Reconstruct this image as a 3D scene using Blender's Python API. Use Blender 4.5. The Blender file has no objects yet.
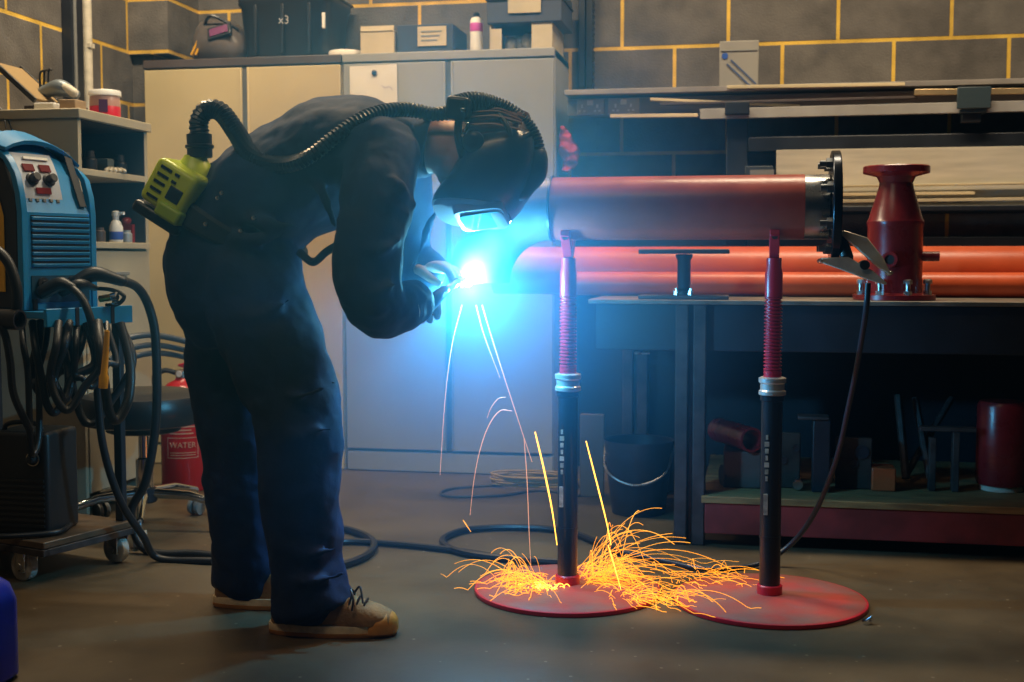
import bpy, bmesh, math, random
from mathutils import Vector, Matrix, noise
random.seed(7)
PI = math.pi
scene = bpy.context.scene
COL = scene.collection

# ------------------------------------------------------------------ camera
F = 1240.0; FUME_R = .46; FUME_D = 1.5; FUME_0 = .002
YAW = math.radians(11.0); PITCH = math.radians(3.83); EYE = 0.90
fw = Vector((-math.sin(YAW)*math.cos(PITCH), math.cos(YAW)*math.cos(PITCH), -math.sin(PITCH)))
rt = Vector((math.cos(YAW), math.sin(YAW), 0))
up = rt.cross(fw)
cam_d = bpy.data.cameras.new('camera'); cam = bpy.data.objects.new('camera', cam_d); COL.objects.link(cam)
m = Matrix((rt, up, -fw)).transposed().to_4x4(); m.translation = Vector((0, 0, EYE)); cam.matrix_world = m
cam_d.sensor_width = 36; cam_d.lens = F/1024*36; cam_d.clip_start = 0.05
cam_d.dof.use_dof = True; cam_d.dof.focus_distance = 3.15; cam_d.dof.aperture_fstop = 4.5
scene.camera = cam
def ray(px, py): return fw + rt*((px-512)/F) + up*((341-py)/F)
def at(px, py, Y):
    d = ray(px, py); t = Y/d.y
    return Vector((d.x*t, Y, EYE+d.z*t))
def gr(px, py, z=0.0):
    d = ray(px, py); t = (z-EYE)/d.z
    return Vector((d.x*t, d.y*t, z))
def V(*a): return Vector(a)

# ------------------------------------------------------------------ materials
MATS = {}
def mat(name, col, rough=.5, metal=0, spec=.5, var=0, vscale=8, bump=0, bscale=60, emit=None, estr=0, stretch=None, col2=None, coat=0, detail=4):
    if name in MATS: return MATS[name]
    m = bpy.data.materials.new(name); m.use_nodes = True
    nt = m.node_tree; n = nt.nodes; L = nt.links; b = n['Principled BSDF']
    b.inputs['Base Color'].default_value = (*col, 1); b.inputs['Roughness'].default_value = rough
    b.inputs['Metallic'].default_value = metal; b.inputs['Specular IOR Level'].default_value = spec
    b.inputs['Coat Weight'].default_value = coat
    tc = n.new('ShaderNodeTexCoord'); mp = n.new('ShaderNodeMapping'); L.new(tc.outputs['Object'], mp.inputs[0])
    if stretch: mp.inputs['Scale'].default_value = stretch
    if var or col2:
        t = n.new('ShaderNodeTexNoise'); t.inputs['Scale'].default_value = vscale; t.inputs['Detail'].default_value = detail
        L.new(mp.outputs[0], t.inputs['Vector'])
        r = n.new('ShaderNodeValToRGB'); L.new(t.outputs['Fac'], r.inputs[0])
        r.color_ramp.elements[0].position = .35; r.color_ramp.elements[1].position = .68
        c2 = col2 or tuple(c*(1-var) for c in col)
        c1 = col if col2 else tuple(min(1, c*(1+var*.5)) for c in col)
        r.color_ramp.elements[0].color = (*c2, 1); r.color_ramp.elements[1].color = (*c1, 1)
        L.new(r.outputs[0], b.inputs['Base Color'])
        mr = n.new('ShaderNodeMapRange'); mr.inputs[3].default_value = max(.03, rough-.1); mr.inputs[4].default_value = min(1, rough+.12)
        L.new(t.outputs['Fac'], mr.inputs[0]); L.new(mr.outputs[0], b.inputs['Roughness'])
    if bump:
        t2 = n.new('ShaderNodeTexNoise'); t2.inputs['Scale'].default_value = bscale; t2.inputs['Detail'].default_value = 5
        L.new(mp.outputs[0], t2.inputs['Vector'])
        bp = n.new('ShaderNodeBump'); bp.inputs['Strength'].default_value = bump; bp.inputs['Distance'].default_value = .01
        L.new(t2.outputs['Fac'], bp.inputs['Height']); L.new(bp.outputs[0], b.inputs['Normal'])
    if emit:
        b.inputs['Emission Color'].default_value = (*emit, 1); b.inputs['Emission Strength'].default_value = estr
    MATS[name] = m
    return m
def block_mat(name, axis, shift):
    m = bpy.data.materials.new(name); m.use_nodes = True
    nt = m.node_tree; n = nt.nodes; L = nt.links; b = n['Principled BSDF']
    g = n.new('ShaderNodeNewGeometry'); s = n.new('ShaderNodeSeparateXYZ'); L.new(g.outputs['Position'], s.inputs[0])
    c = n.new('ShaderNodeCombineXYZ'); ad = n.new('ShaderNodeMath'); ad.inputs[1].default_value = shift
    L.new(s.outputs[axis], ad.inputs[0]); L.new(ad.outputs[0], c.inputs[0]); L.new(s.outputs[2], c.inputs[1])
    br = n.new('ShaderNodeTexBrick'); L.new(c.outputs[0], br.inputs['Vector'])
    br.inputs['Scale'].default_value = 1; br.inputs['Brick Width'].default_value = .45; br.inputs['Row Height'].default_value = .225
    br.inputs['Mortar Size'].default_value = .0085; br.inputs['Mortar Smooth'].default_value = .25; br.inputs['Bias'].default_value = 0
    br.inputs['Color1'].default_value = (.092, .080, .070, 1); br.inputs['Color2'].default_value = (.112, .099, .086, 1)
    br.inputs['Mortar'].default_value = (.62, .38, .05, 1)
    no = n.new('ShaderNodeTexNoise'); no.inputs['Scale'].default_value = 9; no.inputs['Detail'].default_value = 6
    L.new(g.outputs['Position'], no.inputs['Vector'])
    mr = n.new('ShaderNodeMapRange'); mr.inputs[1].default_value = .3; mr.inputs[2].default_value = .7; mr.inputs[3].default_value = .7; mr.inputs[4].default_value = 1.25
    L.new(no.outputs['Fac'], mr.inputs[0])
    mx = n.new('ShaderNodeVectorMath'); mx.operation = 'SCALE'; L.new(br.outputs['Color'], mx.inputs[0]); L.new(mr.outputs[0], mx.inputs['Scale'])
    L.new(mx.outputs[0], b.inputs['Base Color']); b.inputs['Roughness'].default_value = .85
    n2 = n.new('ShaderNodeTexNoise'); n2.inputs['Scale'].default_value = 110; n2.inputs['Detail'].default_value = 3
    L.new(g.outputs['Position'], n2.inputs['Vector'])
    ma = n.new('ShaderNodeMath'); ma.operation = 'MULTIPLY_ADD'; ma.inputs[1].default_value = -1.2
    L.new(br.outputs['Fac'], ma.inputs[0]); L.new(n2.outputs['Fac'], ma.inputs[2])
    bp = n.new('ShaderNodeBump'); bp.inputs['Strength'].default_value = .5; bp.inputs['Distance'].default_value = .006
    L.new(ma.outputs[0], bp.inputs['Height']); L.new(bp.outputs[0], b.inputs['Normal'])
    return m
M_wall_back = block_mat('blockwork_back', 0, 0.342)
M_wall_left = block_mat('blockwork_left', 1, 0.10)
def floor_mat():
    m = bpy.data.materials.new('polished_concrete'); m.use_nodes = True
    nt = m.node_tree; n = nt.nodes; L = nt.links; b = n['Principled BSDF']
    g = n.new('ShaderNodeNewGeometry')
    a = n.new('ShaderNodeTexNoise'); a.inputs['Scale'].default_value = 2.2; a.inputs['Detail'].default_value = 9; a.inputs['Roughness'].default_value = .65
    L.new(g.outputs['Position'], a.inputs['Vector'])
    r = n.new('ShaderNodeValToRGB'); L.new(a.outputs['Fac'], r.inputs[0])
    e = r.color_ramp.elements; e[0].position = .3; e[0].color = (.052, .036, .020, 1); e[1].position = .72; e[1].color = (.110, .080, .043, 1)
    v = n.new('ShaderNodeTexVoronoi'); v.inputs['Scale'].default_value = 16; L.new(g.outputs['Position'], v.inputs['Vector'])
    sp = n.new('ShaderNodeValToRGB'); L.new(v.outputs['Distance'], sp.inputs[0])
    sp.color_ramp.elements[0].position = .05; sp.color_ramp.elements[0].color = (1, 1, 1, 1); sp.color_ramp.elements[1].position = .08; sp.color_ramp.elements[1].color = (0, 0, 0, 1)
    mx = n.new('ShaderNodeMix'); mx.data_type = 'RGBA'; L.new(sp.outputs[0], mx.inputs[0])
    L.new(r.outputs[0], mx.inputs[6]); mx.inputs[7].default_value = (.24, .20, .14, 1)
    L.new(mx.outputs[2], b.inputs['Base Color'])
    mr = n.new('ShaderNodeMapRange'); mr.inputs[3].default_value = .28; mr.inputs[4].default_value = .6
    L.new(a.outputs['Fac'], mr.inputs[0]); L.new(mr.outputs[0], b.inputs['Roughness'])
    c = n.new('ShaderNodeTexNoise'); c.inputs['Scale'].default_value = 40; c.inputs['Detail'].default_value = 4; L.new(g.outputs['Position'], c.inputs['Vector'])
    bp = n.new('ShaderNodeBump'); bp.inputs['Strength'].default_value = .12; bp.inputs['Distance'].default_value = .004
    L.new(c.outputs['Fac'], bp.inputs['Height']); L.new(bp.outputs[0], b.inputs['Normal'])
    return m
black = mat('black_rubber', (.012, .013, .015), .45)
blackp = mat('black_plastic', (.018, .019, .022), .35)
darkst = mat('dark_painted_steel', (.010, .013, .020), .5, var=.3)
steel = mat('bare_steel', (.45, .45, .44), .28, 1, var=.25, vscale=20)
chrome = mat('chrome', (.75, .75, .76), .12, 1)
zinc = mat('zinc_plated_steel', (.6, .58, .54), .3, 1, var=.2, vscale=40)
red = mat('red_primer', (.40, .060, .032), .34, var=.22, vscale=9, bump=.05)
redd = mat('dark_red_paint', (.20, .010, .012), .28, var=.2, vscale=12, bump=.04)
redp = mat('worn_red_paint', (.42, .045, .035), .5, var=.35, vscale=9, bump=.1, col2=(.24, .10, .085))
redbr = mat('bright_red_paint', (.55, .01, .03), .35)
orange = mat('orange_red_primer', (.55, .085, .022), .36, var=.2, vscale=6)
cream = mat('cream_painted_steel', (.52, .42, .225), .5, var=.1, vscale=3)
greyc = mat('grey_painted_steel', (.30, .295, .285), .45, var=.1, vscale=3)
brownt = mat('brown_painted_steel', (.075, .055, .05), .5, var=.2)
paper = mat('paper', (.72, .70, .66), .8, var=.06)
card = mat('cardboard', (.50, .42, .28), .85, var=.12, bump=.1)
white = mat('white_plastic', (.75, .73, .68), .4)
creamw = mat('cream_laminate', (.43, .37, .26), .55, var=.12, vscale=5)
suit = mat('navy_cotton', (.005, .019, .078), .8, var=.35, vscale=14, bump=.35, bscale=22)
skin = mat('skin', (.52, .27, .19), .5, bump=.08)
hairm = mat('brown_hair', (.11, .05, .028), .55, bump=.6, bscale=120, stretch=(1, 6, 6))
lime = mat('lime_plastic', (.62, .78, .01), .35)
bluep = mat('blue_painted_steel', (.015, .23, .52), .35, var=.1)
bluel = mat('blue_bright_plastic', (.01, .03, .55), .3)
yel = mat('yellow_plastic', (.70, .36, .01), .4)
wood = mat('worn_plywood', (.26, .15, .05), .75, var=.4, vscale=7, stretch=(1, 8, 8), bump=.2)
woodtop = mat('scuffed_bench_steel', (.20, .17, .135), .5, .3, var=.35, vscale=12)
palew = mat('pale_board', (.62, .55, .42), .6, var=.22, vscale=3, stretch=(1, 6, 9))
suede = mat('brown_suede', (.34, .18, .065), .85, var=.25, vscale=30, bump=.3, bscale=90)
gum = mat('gum_rubber', (.60, .24, .03), .55, var=.2, vscale=20)
midsole = mat('cream_midsole', (.85, .66, .42), .6, var=.3, vscale=25)
leather = mat('pale_leather', (.55, .50, .42), .75, var=.15, vscale=25, bump=.3, bscale=80)
grayp = mat('grey_plastic', (.22, .22, .21), .4)
rubbg = mat('grey_rubber_tyre', (.42, .39, .34), .6)
ropey = mat('yellow_brown_cord', (.30, .20, .05), .8)
redcl = mat('red_cloth', (.36, .015, .035), .9, bump=.3, bscale=60)

# ------------------------------------------------------------------ mesh helpers
def nb(): return bmesh.new()
def rotm(ax, ang): return Matrix.Rotation(ang, 3, ax)
def box(bm, c, s, R=None):
    c = Vector(c); vs = []
    for dz in (-.5, .5):
        for dx, dy in ((-.5, -.5), (.5, -.5), (.5, .5), (-.5, .5)):
            v = Vector((dx*s[0], dy*s[1], dz*s[2]))
            if R: v = R @ v
            vs.append(bm.verts.new(c+v))
    for f in ((3, 2, 1, 0), (4, 5, 6, 7), (0, 1, 5, 4), (1, 2, 6, 5), (2, 3, 7, 6), (3, 0, 4, 7)):
        bm.faces.new([vs[i] for i in f])
    return bm
def bx(bm, x0, x1, y0, y1, z0, z1): return box(bm, ((x0+x1)/2, (y0+y1)/2, (z0+z1)/2), (x1-x0, y1-y0, z1-z0))
def rings(bm, rs, cap0=True, cap1=True):
    P = [[bm.verts.new(p) for p in r] for r in rs]
    n = len(P[0])
    for a, b in zip(P, P[1:]):
        for i in range(n):
            bm.faces.new((a[i], a[(i+1) % n], b[(i+1) % n], b[i]))
    if cap0: bm.faces.new(P[0][::-1])
    if cap1: bm.faces.new(P[-1])
    return bm
def spline(pts, k=8):
    pts = [Vector(p) for p in pts]; out = []
    e = [pts[0]*2-pts[1]] + pts + [pts[-1]*2-pts[-2]]
    for i in range(1, len(e)-2):
        a, b, c, d = e[i-1:i+3]
        for j in range(k):
            t = j/k
            out.append(.5*((2*b)+(c-a)*t+(2*a-5*b+4*c-d)*t*t+(3*b-a-3*c+d)*t**3))
    out.append(pts[-1]); return out
def resample(pts, step):
    L = [0]
    for a, b in zip(pts, pts[1:]): L.append(L[-1]+(b-a).length)
    n = max(2, int(L[-1]/step)+1); out = []; j = 0
    for i in range(n+1):
        s = L[-1]*i/n
        while j < len(L)-2 and L[j+1] < s: j += 1
        t = (s-L[j])/max(1e-9, L[j+1]-L[j]); out.append(pts[j].lerp(pts[j+1], t))
    return out, L[-1]
def tube(bm, pts, r, n=10, cap=True):
    pts = [Vector(p) for p in pts]; N = len(pts)
    t = (pts[1]-pts[0]).normalized(); u = t.orthogonal().normalized(); rs = []
    for i, p in enumerate(pts):
        t2 = (pts[min(i+1, N-1)]-pts[max(i-1, 0)])
        if t2.length > 1e-9: t2.normalize()
        else: t2 = t
        u = (u - t2*u.dot(t2)); u = u.normalized() if u.length > 1e-6 else t2.orthogonal().normalized()
        w = t2.cross(u); rr = r(i/(N-1)) if callable(r) else (r[i] if isinstance(r, (list, tuple)) else r)
        rs.append([p+(u*math.cos(a)+w*math.sin(a))*rr for a in [2*PI*k/n for k in range(n)]]); t = t2
    return rings(bm, rs, cap, cap)
def cable(bm, pts, r, k=8, n=8): return tube(bm, spline(pts, k), r, n)
def limb(bm, pts, rad, k=6, n=20):
    """round-ended tapered limb through joints"""
    P = spline(pts, k); R = []
    m = len(pts)-1
    for i in range(len(P)):
        s = i/(len(P)-1)*m; j = min(int(s), m-1); t = s-j; t = t*t*(3-2*t); R.append(rad[j]*(1-t)+rad[j+1]*t)
    d0 = (P[0]-P[1]).normalized(); d1 = (P[-1]-P[-2]).normalized()
    A = [P[0]+d0*R[0]*math.sin(a) for a in (1.5, 1.1, .6)]; Ar = [R[0]*math.cos(a) for a in (1.5, 1.1, .6)]
    B = [P[-1]+d1*R[-1]*math.sin(a) for a in (.6, 1.1, 1.5)]; Br = [R[-1]*math.cos(a) for a in (.6, 1.1, 1.5)]
    return tube(bm, A+P+B, Ar+R+Br, n)
def cyl(bm, a, b, r, r2=None, n=24): return tube(bm, [a, b], [r, r if r2 is None else r2], n)
def lathe(bm, prof, o=(0, 0, 0), axis=(0, 0, 1), n=40, cap=True):
    o = Vector(o); ax = Vector(axis).normalized(); u = ax.orthogonal().normalized(); w = ax.cross(u)
    return rings(bm, [[o+ax*h+(u*math.cos(2*PI*k/n)+w*math.sin(2*PI*k/n))*max(r, 1e-4) for k in range(n)] for r, h in prof], cap, cap)
def ring_loop(bm, prof, o, axis, n=40):
    """closed profile revolved (washers, collars, hollow things)"""
    o = Vector(o); ax = Vector(axis).normalized(); u = ax.orthogonal().normalized(); w = ax.cross(u)
    P = [[bm.verts.new(o+ax*h+(u*math.cos(2*PI*k/n)+w*math.sin(2*PI*k/n))*r) for r, h in prof] for k in range(n)]
    q = len(prof)
    for k in range(n):
        a, b = P[k], P[(k+1) % n]
        for i in range(q): bm.faces.new((a[i], a[(i+1) % q], b[(i+1) % q], b[i]))
    return bm
def prism(bm, poly, f0, f1):
    a = [bm.verts.new(f0(*p)) for p in poly]; b = [bm.verts.new(f1(*p)) for p in poly]; n = len(a)
    for i in range(n): bm.faces.new((a[i], a[(i+1) % n], b[(i+1) % n], b[i]))
    bm.faces.new(a[::-1]); bm.faces.new(b); return bm
def sel(c, u, v, a, b, n=24, p=2.0):
    out = []
    for k in range(n):
        t = 2*PI*k/n; cs, sn = math.cos(t), math.sin(t)
        out.append(c+u*(a*math.copysign(abs(cs)**(2/p), cs))+v*(b*math.copysign(abs(sn)**(2/p), sn)))
    return out
def ball(bm, c, r, n=16, R=None):
    c = Vector(c); r = r if isinstance(r, (tuple, list)) else (r, r, r)
    def q(v): v = Vector((v[0]*r[0], v[1]*r[1], v[2]*r[2])); return c+(R@v if R else v)
    return rings(bm, [[q((math.cos(a)*math.cos(2*PI*k/n), math.cos(a)*math.sin(2*PI*k/n), math.sin(a))) for k in range(n)] for a in [(-.499+.998*i/(n//2))*PI for i in range(n//2+1)]])

WM = {}
def finish(name, bm, m, parent=None, bev=0, ang=38, flat=False, seg=2):
    bmesh.ops.recalc_face_normals(bm, faces=bm.faces)
    me = bpy.data.meshes.new(name); bm.to_mesh(me); bm.free()
    if m: me.materials.append(m)
    o = bpy.data.objects.new(name, me); COL.objects.link(o)
    if parent is not None:
        o.parent = parent; WM[o.name] = WM.get(parent.name, Matrix())
        me.transform(WM[o.name].inverted())
    else:
        xs = [v.co for v in me.vertices]
        c = Vector(((min(v.x for v in xs)+max(v.x for v in xs))/2, (min(v.y for v in xs)+max(v.y for v in xs))/2, min(v.z for v in xs)))
        me.transform(Matrix.Translation(-c)); o.location = c; WM[o.name] = Matrix.Translation(c)
    if not flat:
        me.shade_smooth(); me.set_sharp_from_angle(angle=math.radians(ang))
    if bev:
        b = o.modifiers.new('bevel', 'BEVEL'); b.width = bev; b.segments = seg; b.limit_method = 'ANGLE'; b.angle_limit = math.radians(40)
        b.harden_normals = False
    return o
def tag(o, label, cat, group=None, kind=None):
    o['label'] = label
    if cat: o['category'] = cat
    if group: o['group'] = group
    if kind: o['kind'] = kind
    return o
def thing(name, label, cat, loc, group=None, rz=0, local=False):
    o = bpy.data.objects.new(name, None); COL.objects.link(o); o.empty_display_size = .05
    o.location = loc; o.rotation_euler = (0, 0, rz)
    WM[o.name] = Matrix() if local else Matrix.Translation(Vector(loc)) @ Matrix.Rotation(rz, 4, 'Z')
    return tag(o, label, cat, group)
def struct(name, bm, m, **k):
    o = finish(name, bm, m, **k); o['kind'] = 'structure'; return o
def copy_tree(o, parent=None):
    c = o.copy(); COL.objects.link(c); c.parent = parent; WM[c.name] = WM.get(o.name, Matrix())
    for ch in list(o.children): copy_tree(ch, c)
    return c
def text_bm(s, size, M):
    cu = bpy.data.curves.new('txt', 'FONT'); cu.body = s; cu.size = size; cu.extrude = .0006; cu.align_x = 'CENTER'; cu.align_y = 'CENTER'; cu.resolution_u = 3
    o = bpy.data.objects.new('txt', cu); COL.objects.link(o); bpy.context.view_layer.update()
    me = bpy.data.meshes.new_from_object(o.evaluated_get(bpy.context.evaluated_depsgraph_get()))
    bm = bmesh.new(); bm.from_mesh(me); bpy.data.objects.remove(o); bpy.data.curves.remove(cu); bpy.data.meshes.remove(me)
    for v in bm.verts: v.co = M(v.co)
    return bm

# ------------------------------------------------------------------ the room
WY = 5.40; WX = -2.70; HC = 3.4
struct('floor', bx(nb(), WX-.2, 3.6, -1.0, WY+.2, -.1, 0), floor_mat(), flat=True)
struct('wall_back', bx(nb(), WX-.2, 3.6, WY, WY+.2, 0, HC), M_wall_back, flat=True)
struct('wall_left', bx(nb(), WX-.2, WX, -1.0, WY, 0, HC), M_wall_left, flat=True)
struct('ceiling', bx(nb(), WX-.2, 3.6, -1.0, WY+.2, HC, HC+.1), mat('ceiling_paint', (.4, .38, .34), .9), flat=True)
pb = nb(); bx(pb, WX, -2.515, 5.09, WY, 1.79, HC); bx(pb, WX, -2.60, 5.12, WY, 0, 1.79)
struct('wall_pier', pb, M_wall_back, flat=True)

# ------------------------------------------------------------------ steel cupboards
CZ = 1.745; CF = 4.99; CB = 5.385
def cupboard(x0, x1, m, topm, label, doormid):
    t = thing('steel_cupboard', label, 'cupboard', ((x0+x1)/2, (CF+CB)/2, 0), 'tall steel cupboards along the back wall')
    b = nb(); bx(b, x0, x1, CF+.02, CB, 0.0, CZ-.002); finish('carcass', b, m, t, bev=.003)
    b = nb(); bx(b, x0, x1, CF-.002, CB, CZ-.035, CZ); finish('top_rail', b, topm, t, bev=.003)
    b = nb(); bx(b, x0+.005, x1-.005, CF+.004, CF+.03, 0.004, .085); finish('plinth', b, m, t, bev=.002)
    for k, (a, c) in enumerate(((x0+.004, doormid-.016), (doormid+.016, x1-.004))):
        b = nb(); bx(b, a, c, CF, CF+.022, .095, CZ-.042)
        # folded edge
        e = c if k == 0 else a
        bx(b, e-.004, e+.004, CF-.006, CF+.018, .095, CZ-.042)
        d = finish('door', b, m, t, bev=.003)
        if k == 1:
            b = nb(); bx(b, a+.03, a+.05, CF-.018, CF-.004, .88, 1.0); box(b, (a+.04, CF-.004, .94), (.034, .008, .15))
            finish('handle', b, grayp, d, bev=.003)
    b = nb(); bx(b, doormid-.012, doormid+.012, CF+.006, CF+.022, .095, CZ-.04); finish('centre_stile', b, mat('gap_grey', (.10, .10, .10), .6), t)
    return t
cupboard(-2.583, -1.694, cream, brownt, 'cream double-door steel cupboard with a brown top rail, behind the person', -2.122)
cupboard(-1.688, -.796, greyc, greyc, 'grey double-door steel cupboard with a paper sheet on it, behind the arc', -1.236)
# sheet of paper with magnet
t = thing('paper_sheet', 'white paper sheet held by a dark magnet on the grey cupboard door', 'paper', (-1.55, 4.985, 1.53))
b = nb(); prism(b, [(-1.655, 1.692), (-1.452, 1.697), (-1.450, 1.40), (-1.653, 1.395)], lambda x, z: V(x, 4.984, z), lambda x, z: V(x, 4.9865, z)); finish('sheet', b, paper, t, flat=True)
b = nb(); lathe(b, [(.011, 0), (.011, .006), (.006, .009)], (-1.548, 4.984, 1.664), (0, -1, 0), 16); finish('magnet', b, mat('navy_magnet', (.01, .015, .06), .3), t)
b = nb(); cable(b, [(-1.52, 4.983, 1.612), (-1.50, 4.983, 1.60), (-1.485, 4.983, 1.607), (-1.47, 4.983, 1.59)], .0008); cable(b, [(-1.60, 4.983, 1.54), (-1.57, 4.983, 1.55), (-1.55, 4.983, 1.535)], .0008)
finish('pen_mark', b, mat('pen_ink', (.1, .08, .3), .6), t)
# red cloth hanging at the corner of the cupboard
b = nb(); c = at(567, 148, 5.0); c.x = -.782
limb(b, [V(c.x+.010, 5.03, c.z+.08), V(c.x+.020, 5.05, c.z+.05), V(c.x+.032, 5.06, c.z), V(c.x+.036, 5.07, c.z-.05), V(c.x+.024, 5.05, c.z-.085)], [.008, .022, .036, .032, .012], k=8, n=28)
limb(b, [V(c.x+.02, 5.09, c.z+.05), V(c.x+.04, 5.13, c.z-.01), V(c.x+.035, 5.12, c.z-.06)], [.018, .030, .014], k=8, n=24)
for v in b.verts:
    v.co += Vector(noise.noise_vector(v.co*38))*.013
tag(finish('rag', b, redcl), 'crumpled red rag hanging on the right side of the grey cupboard', 'rag')

# ---- things on top of the cupboards
# welding helmet
t = thing('welding_helmet', 'spare grey and black welding helmet with yellow stripes on the cream cupboard', 'helmet', (-2.29, 5.17, CZ))
b = nb(); rs = []
for z, xa, xb, yw, cx in ((0, .095, .11, .075, 0), (.03, .12, .135, .10, 0), (.07, .125, .13, .115, 0), (.11, .115, .12, .11, -.005), (.15, .10, .10, .095, -.012), (.178, .08, .08, .07, -.018), (.19, .04, .05, .04, -.02)):
    rs.append(sel(V(-2.295+cx, 5.17, CZ+.001+z), V(1, 0, 0), V(0, 1, 0), (xa+xb)/2, yw, 28, 2.6))
rings(b, rs); finish('shell', b, mat('helmet_grey', (.12, .10, .09), .3, var=.3), t)
R = rotm('Y', math.radians(-14)) @ rotm('X', math.radians(-22))
b = nb(); box(b, (-2.265, 5.068, CZ+.125), (.11, .02, .06), R); fr = finish('window_frame', b, blackp, t, bev=.004)
b = nb(); box(b, (-2.265, 5.060, CZ+.127), (.085, .012, .036), R); finish('dark_lens', b, mat('violet_glass', (.16, .05, .12), .1), fr)
for dx in (-.128, -.108):
    b = nb(); box(b, (-2.28+dx+.03, 5.075-dx*.05, CZ+.075), (.010, .02, .10), rotm('Y', math.radians(28))); finish('stripe', b, yel, t, bev=.002)
b = nb(); cable(b, [(-2.37, 5.12, CZ+.13), (-2.30, 5.06, CZ+.192), (-2.20, 5.12, CZ+.14)], .007); finish('headband', b, blackp, t)
# black tool crate with lid items
t = thing('tool_crate', 'large black plastic tool crate on the cream cupboard', 'crate', (-1.99, 5.2, CZ))
b = nb(); rs = []
for z, w, d in ((0, .175, .14), (.02, .185, .145), (.22, .205, .155), (.235, .215, .165), (.26, .215, .165)):
    rs.append(sel(V(-1.975, 5.21, CZ+.001+z), V(1, 0, 0), V(0, 1, 0), w, d, 32, 7))
rings(b, rs); finish('body', b, blackp, t, bev=.004)
b = nb(); bx(b, -2.19, -1.76, 5.05, 5.37, CZ+.262, CZ+.275); finish('lid', b, blackp, t, bev=.005)
for dx in (-.12, .0, .12):
    b = nb(); bx(b, -1.975+dx-.007, -1.975+dx+.007, 5.048, 5.062, CZ+.02, CZ+.23); finish('rib', b, blackp, t, bev=.002)
b = nb(); bx(b, -1.795, -1.782, 5.043, 5.053, CZ+.12, CZ+.185); finish('latch', b, white, t, bev=.002)
b = text_bm('x3', .05, lambda c: V(-1.965+c.x, 5.046-c.z, CZ+.16+c.y+(c.x*-.05))); finish('marking', b, mat('grey_marking', (.3, .3, .3), .6), t, flat=True)
t = thing('drill_driver', 'dark cordless tool with a red button lying on the black tool crate', 'power tool', (-1.82, 5.2, CZ+.276))
b = nb(); limb(b, [(-1.90, 5.2, CZ+.315), (-1.84, 5.2, CZ+.318), (-1.76, 5.18, CZ+.31)], [.035, .038, .028]); limb(b, [(-1.84, 5.2, CZ+.31), (-1.83, 5.14, CZ+.30)], [.026, .024]); finish('housing', b, blackp, t)
b = nb(); ball(b, (-1.775, 5.15, CZ+.33), .018); finish('button', b, redbr, t)
# tape roll
b = nb(); ring_loop(b, [(.04, 0), (.072, 0), (.074, .004), (.074, .026), (.072, .03), (.04, .03)], (-1.715, 5.12, CZ+.001), (0, 0, 1), 36)
tag(finish('tape_roll', b, white, bev=.001), 'flat white roll of tape beside the black tool crate', 'tape')
def carton(name, label, x0, x1, y0, y1, z0, z1, m, lab=True, cat='box', open_=False):
    t = thing(name, label, cat, ((x0+x1)/2, (y0+y1)/2, z0))
    b = nb(); bx(b, x0, x1, y0, y1, z0, z1); finish('body', b, m, t, bev=.003)
    return t
t = carton('carton', 'small open-topped buff carton on the grey cupboard beside the tape roll', -1.632, -1.485, 5.06, 5.26, CZ+.001, CZ+.105, card)
for s in (-1, 1):
    b = nb(); box(b, (-1.558, 5.16+s*.10, CZ+.113), (.144, .003, .022), rotm('X', s*.2)); finish('flap', b, card, t, flat=True)
t = carton('label_box', 'dark storage box with a buff paper label on the grey cupboard', -1.475, -1.235, 5.07, 5.33, CZ+.001, CZ+.125, mat('dark_blue_card', (.03, .04, .07), .6))
b = nb(); bx(b, -1.385, -1.262, 5.064, 5.069, CZ+.035, CZ+.115); l = finish('label', b, card, t, flat=True)
b = nb()
for k in range(3): bx(b, -1.37, -1.30+.01*k, 5.0625, 5.0635, CZ+.055+.018*k, CZ+.061+.018*k)
finish('print', b, grayp, l, flat=True)
# aerosol
t = thing('aerosol_can', 'slim white aerosol can with a pink band on the grey cupboard', 'spray can', (-1.142, 5.1, CZ))
b = nb(); lathe(b, [(.024, 0), (.026, .004), (.026, .135), (.02, .147), (.012, .15)], (-1.142, 5.1, CZ+.001)); finish('can', b, white, t)
b = nb(); ring_loop(b, [(.0265, .09), (.0268, .091), (.0268, .124), (.0265, .125)], (-1.142, 5.1, CZ+.001), (0, 0, 1), 32); finish('band', b, mat('pink_print', (.6, .08, .4), .4), t)
b = nb(); lathe(b, [(.012, .15), (.013, .152), (.013, .165), (.009, .17)], (-1.142, 5.1, CZ+.001), n=20); finish('cap', b, blackp, t)
# open carton and dark binder box on it
t = thing('open_carton', 'open-fronted pale carton holding bagged parts, under the dark box', 'box', (-.93, 5.2, CZ))
b = nb()
x0, x1, y0, y1, z0, z1 = -1.075, -.815, 5.05, 5.36, CZ+.001, CZ+.112
bx(b, x0, x1, y0, y1, z0, z0+.006); bx(b, x0, x1, y1-.006, y1, z0, z1); bx(b, x1-.006, x1, y0, y1, z0, z1); bx(b, x0, x0+.006, y0, y1, z0, z1)
bx(b, x0, x0+.05, y0, y0+.006, z0, z1-.02); bx(b, x1-.085, x1, y0-.002, y0+.004, z0, z1)
finish('body', b, card, t, flat=True)
b = nb()
for i in range(5): ball(b, (-1.0+.035*i, 5.12+.02*(i % 2), CZ+.04+.006*(i % 3)), (.028, .03, .033), 12)
tag(finish('parts_bag', b, mat('clear_bag', (.35, .37, .38), .2, var=.4, vscale=30)), 'bagged shiny parts inside the open pale carton', 'bag')
t = carton('binder_box', 'dark box with a buff label stacked on the open pale carton', -1.085, -.775, 5.04, 5.34, CZ+.113, CZ+.245, mat('dark_slate_card', (.05, .06, .09), .55))
b = nb(); bx(b, -.995, -.86, 5.033, 5.039, CZ+.15, CZ+.205); finish('label', b, card, t, flat=True)
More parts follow.
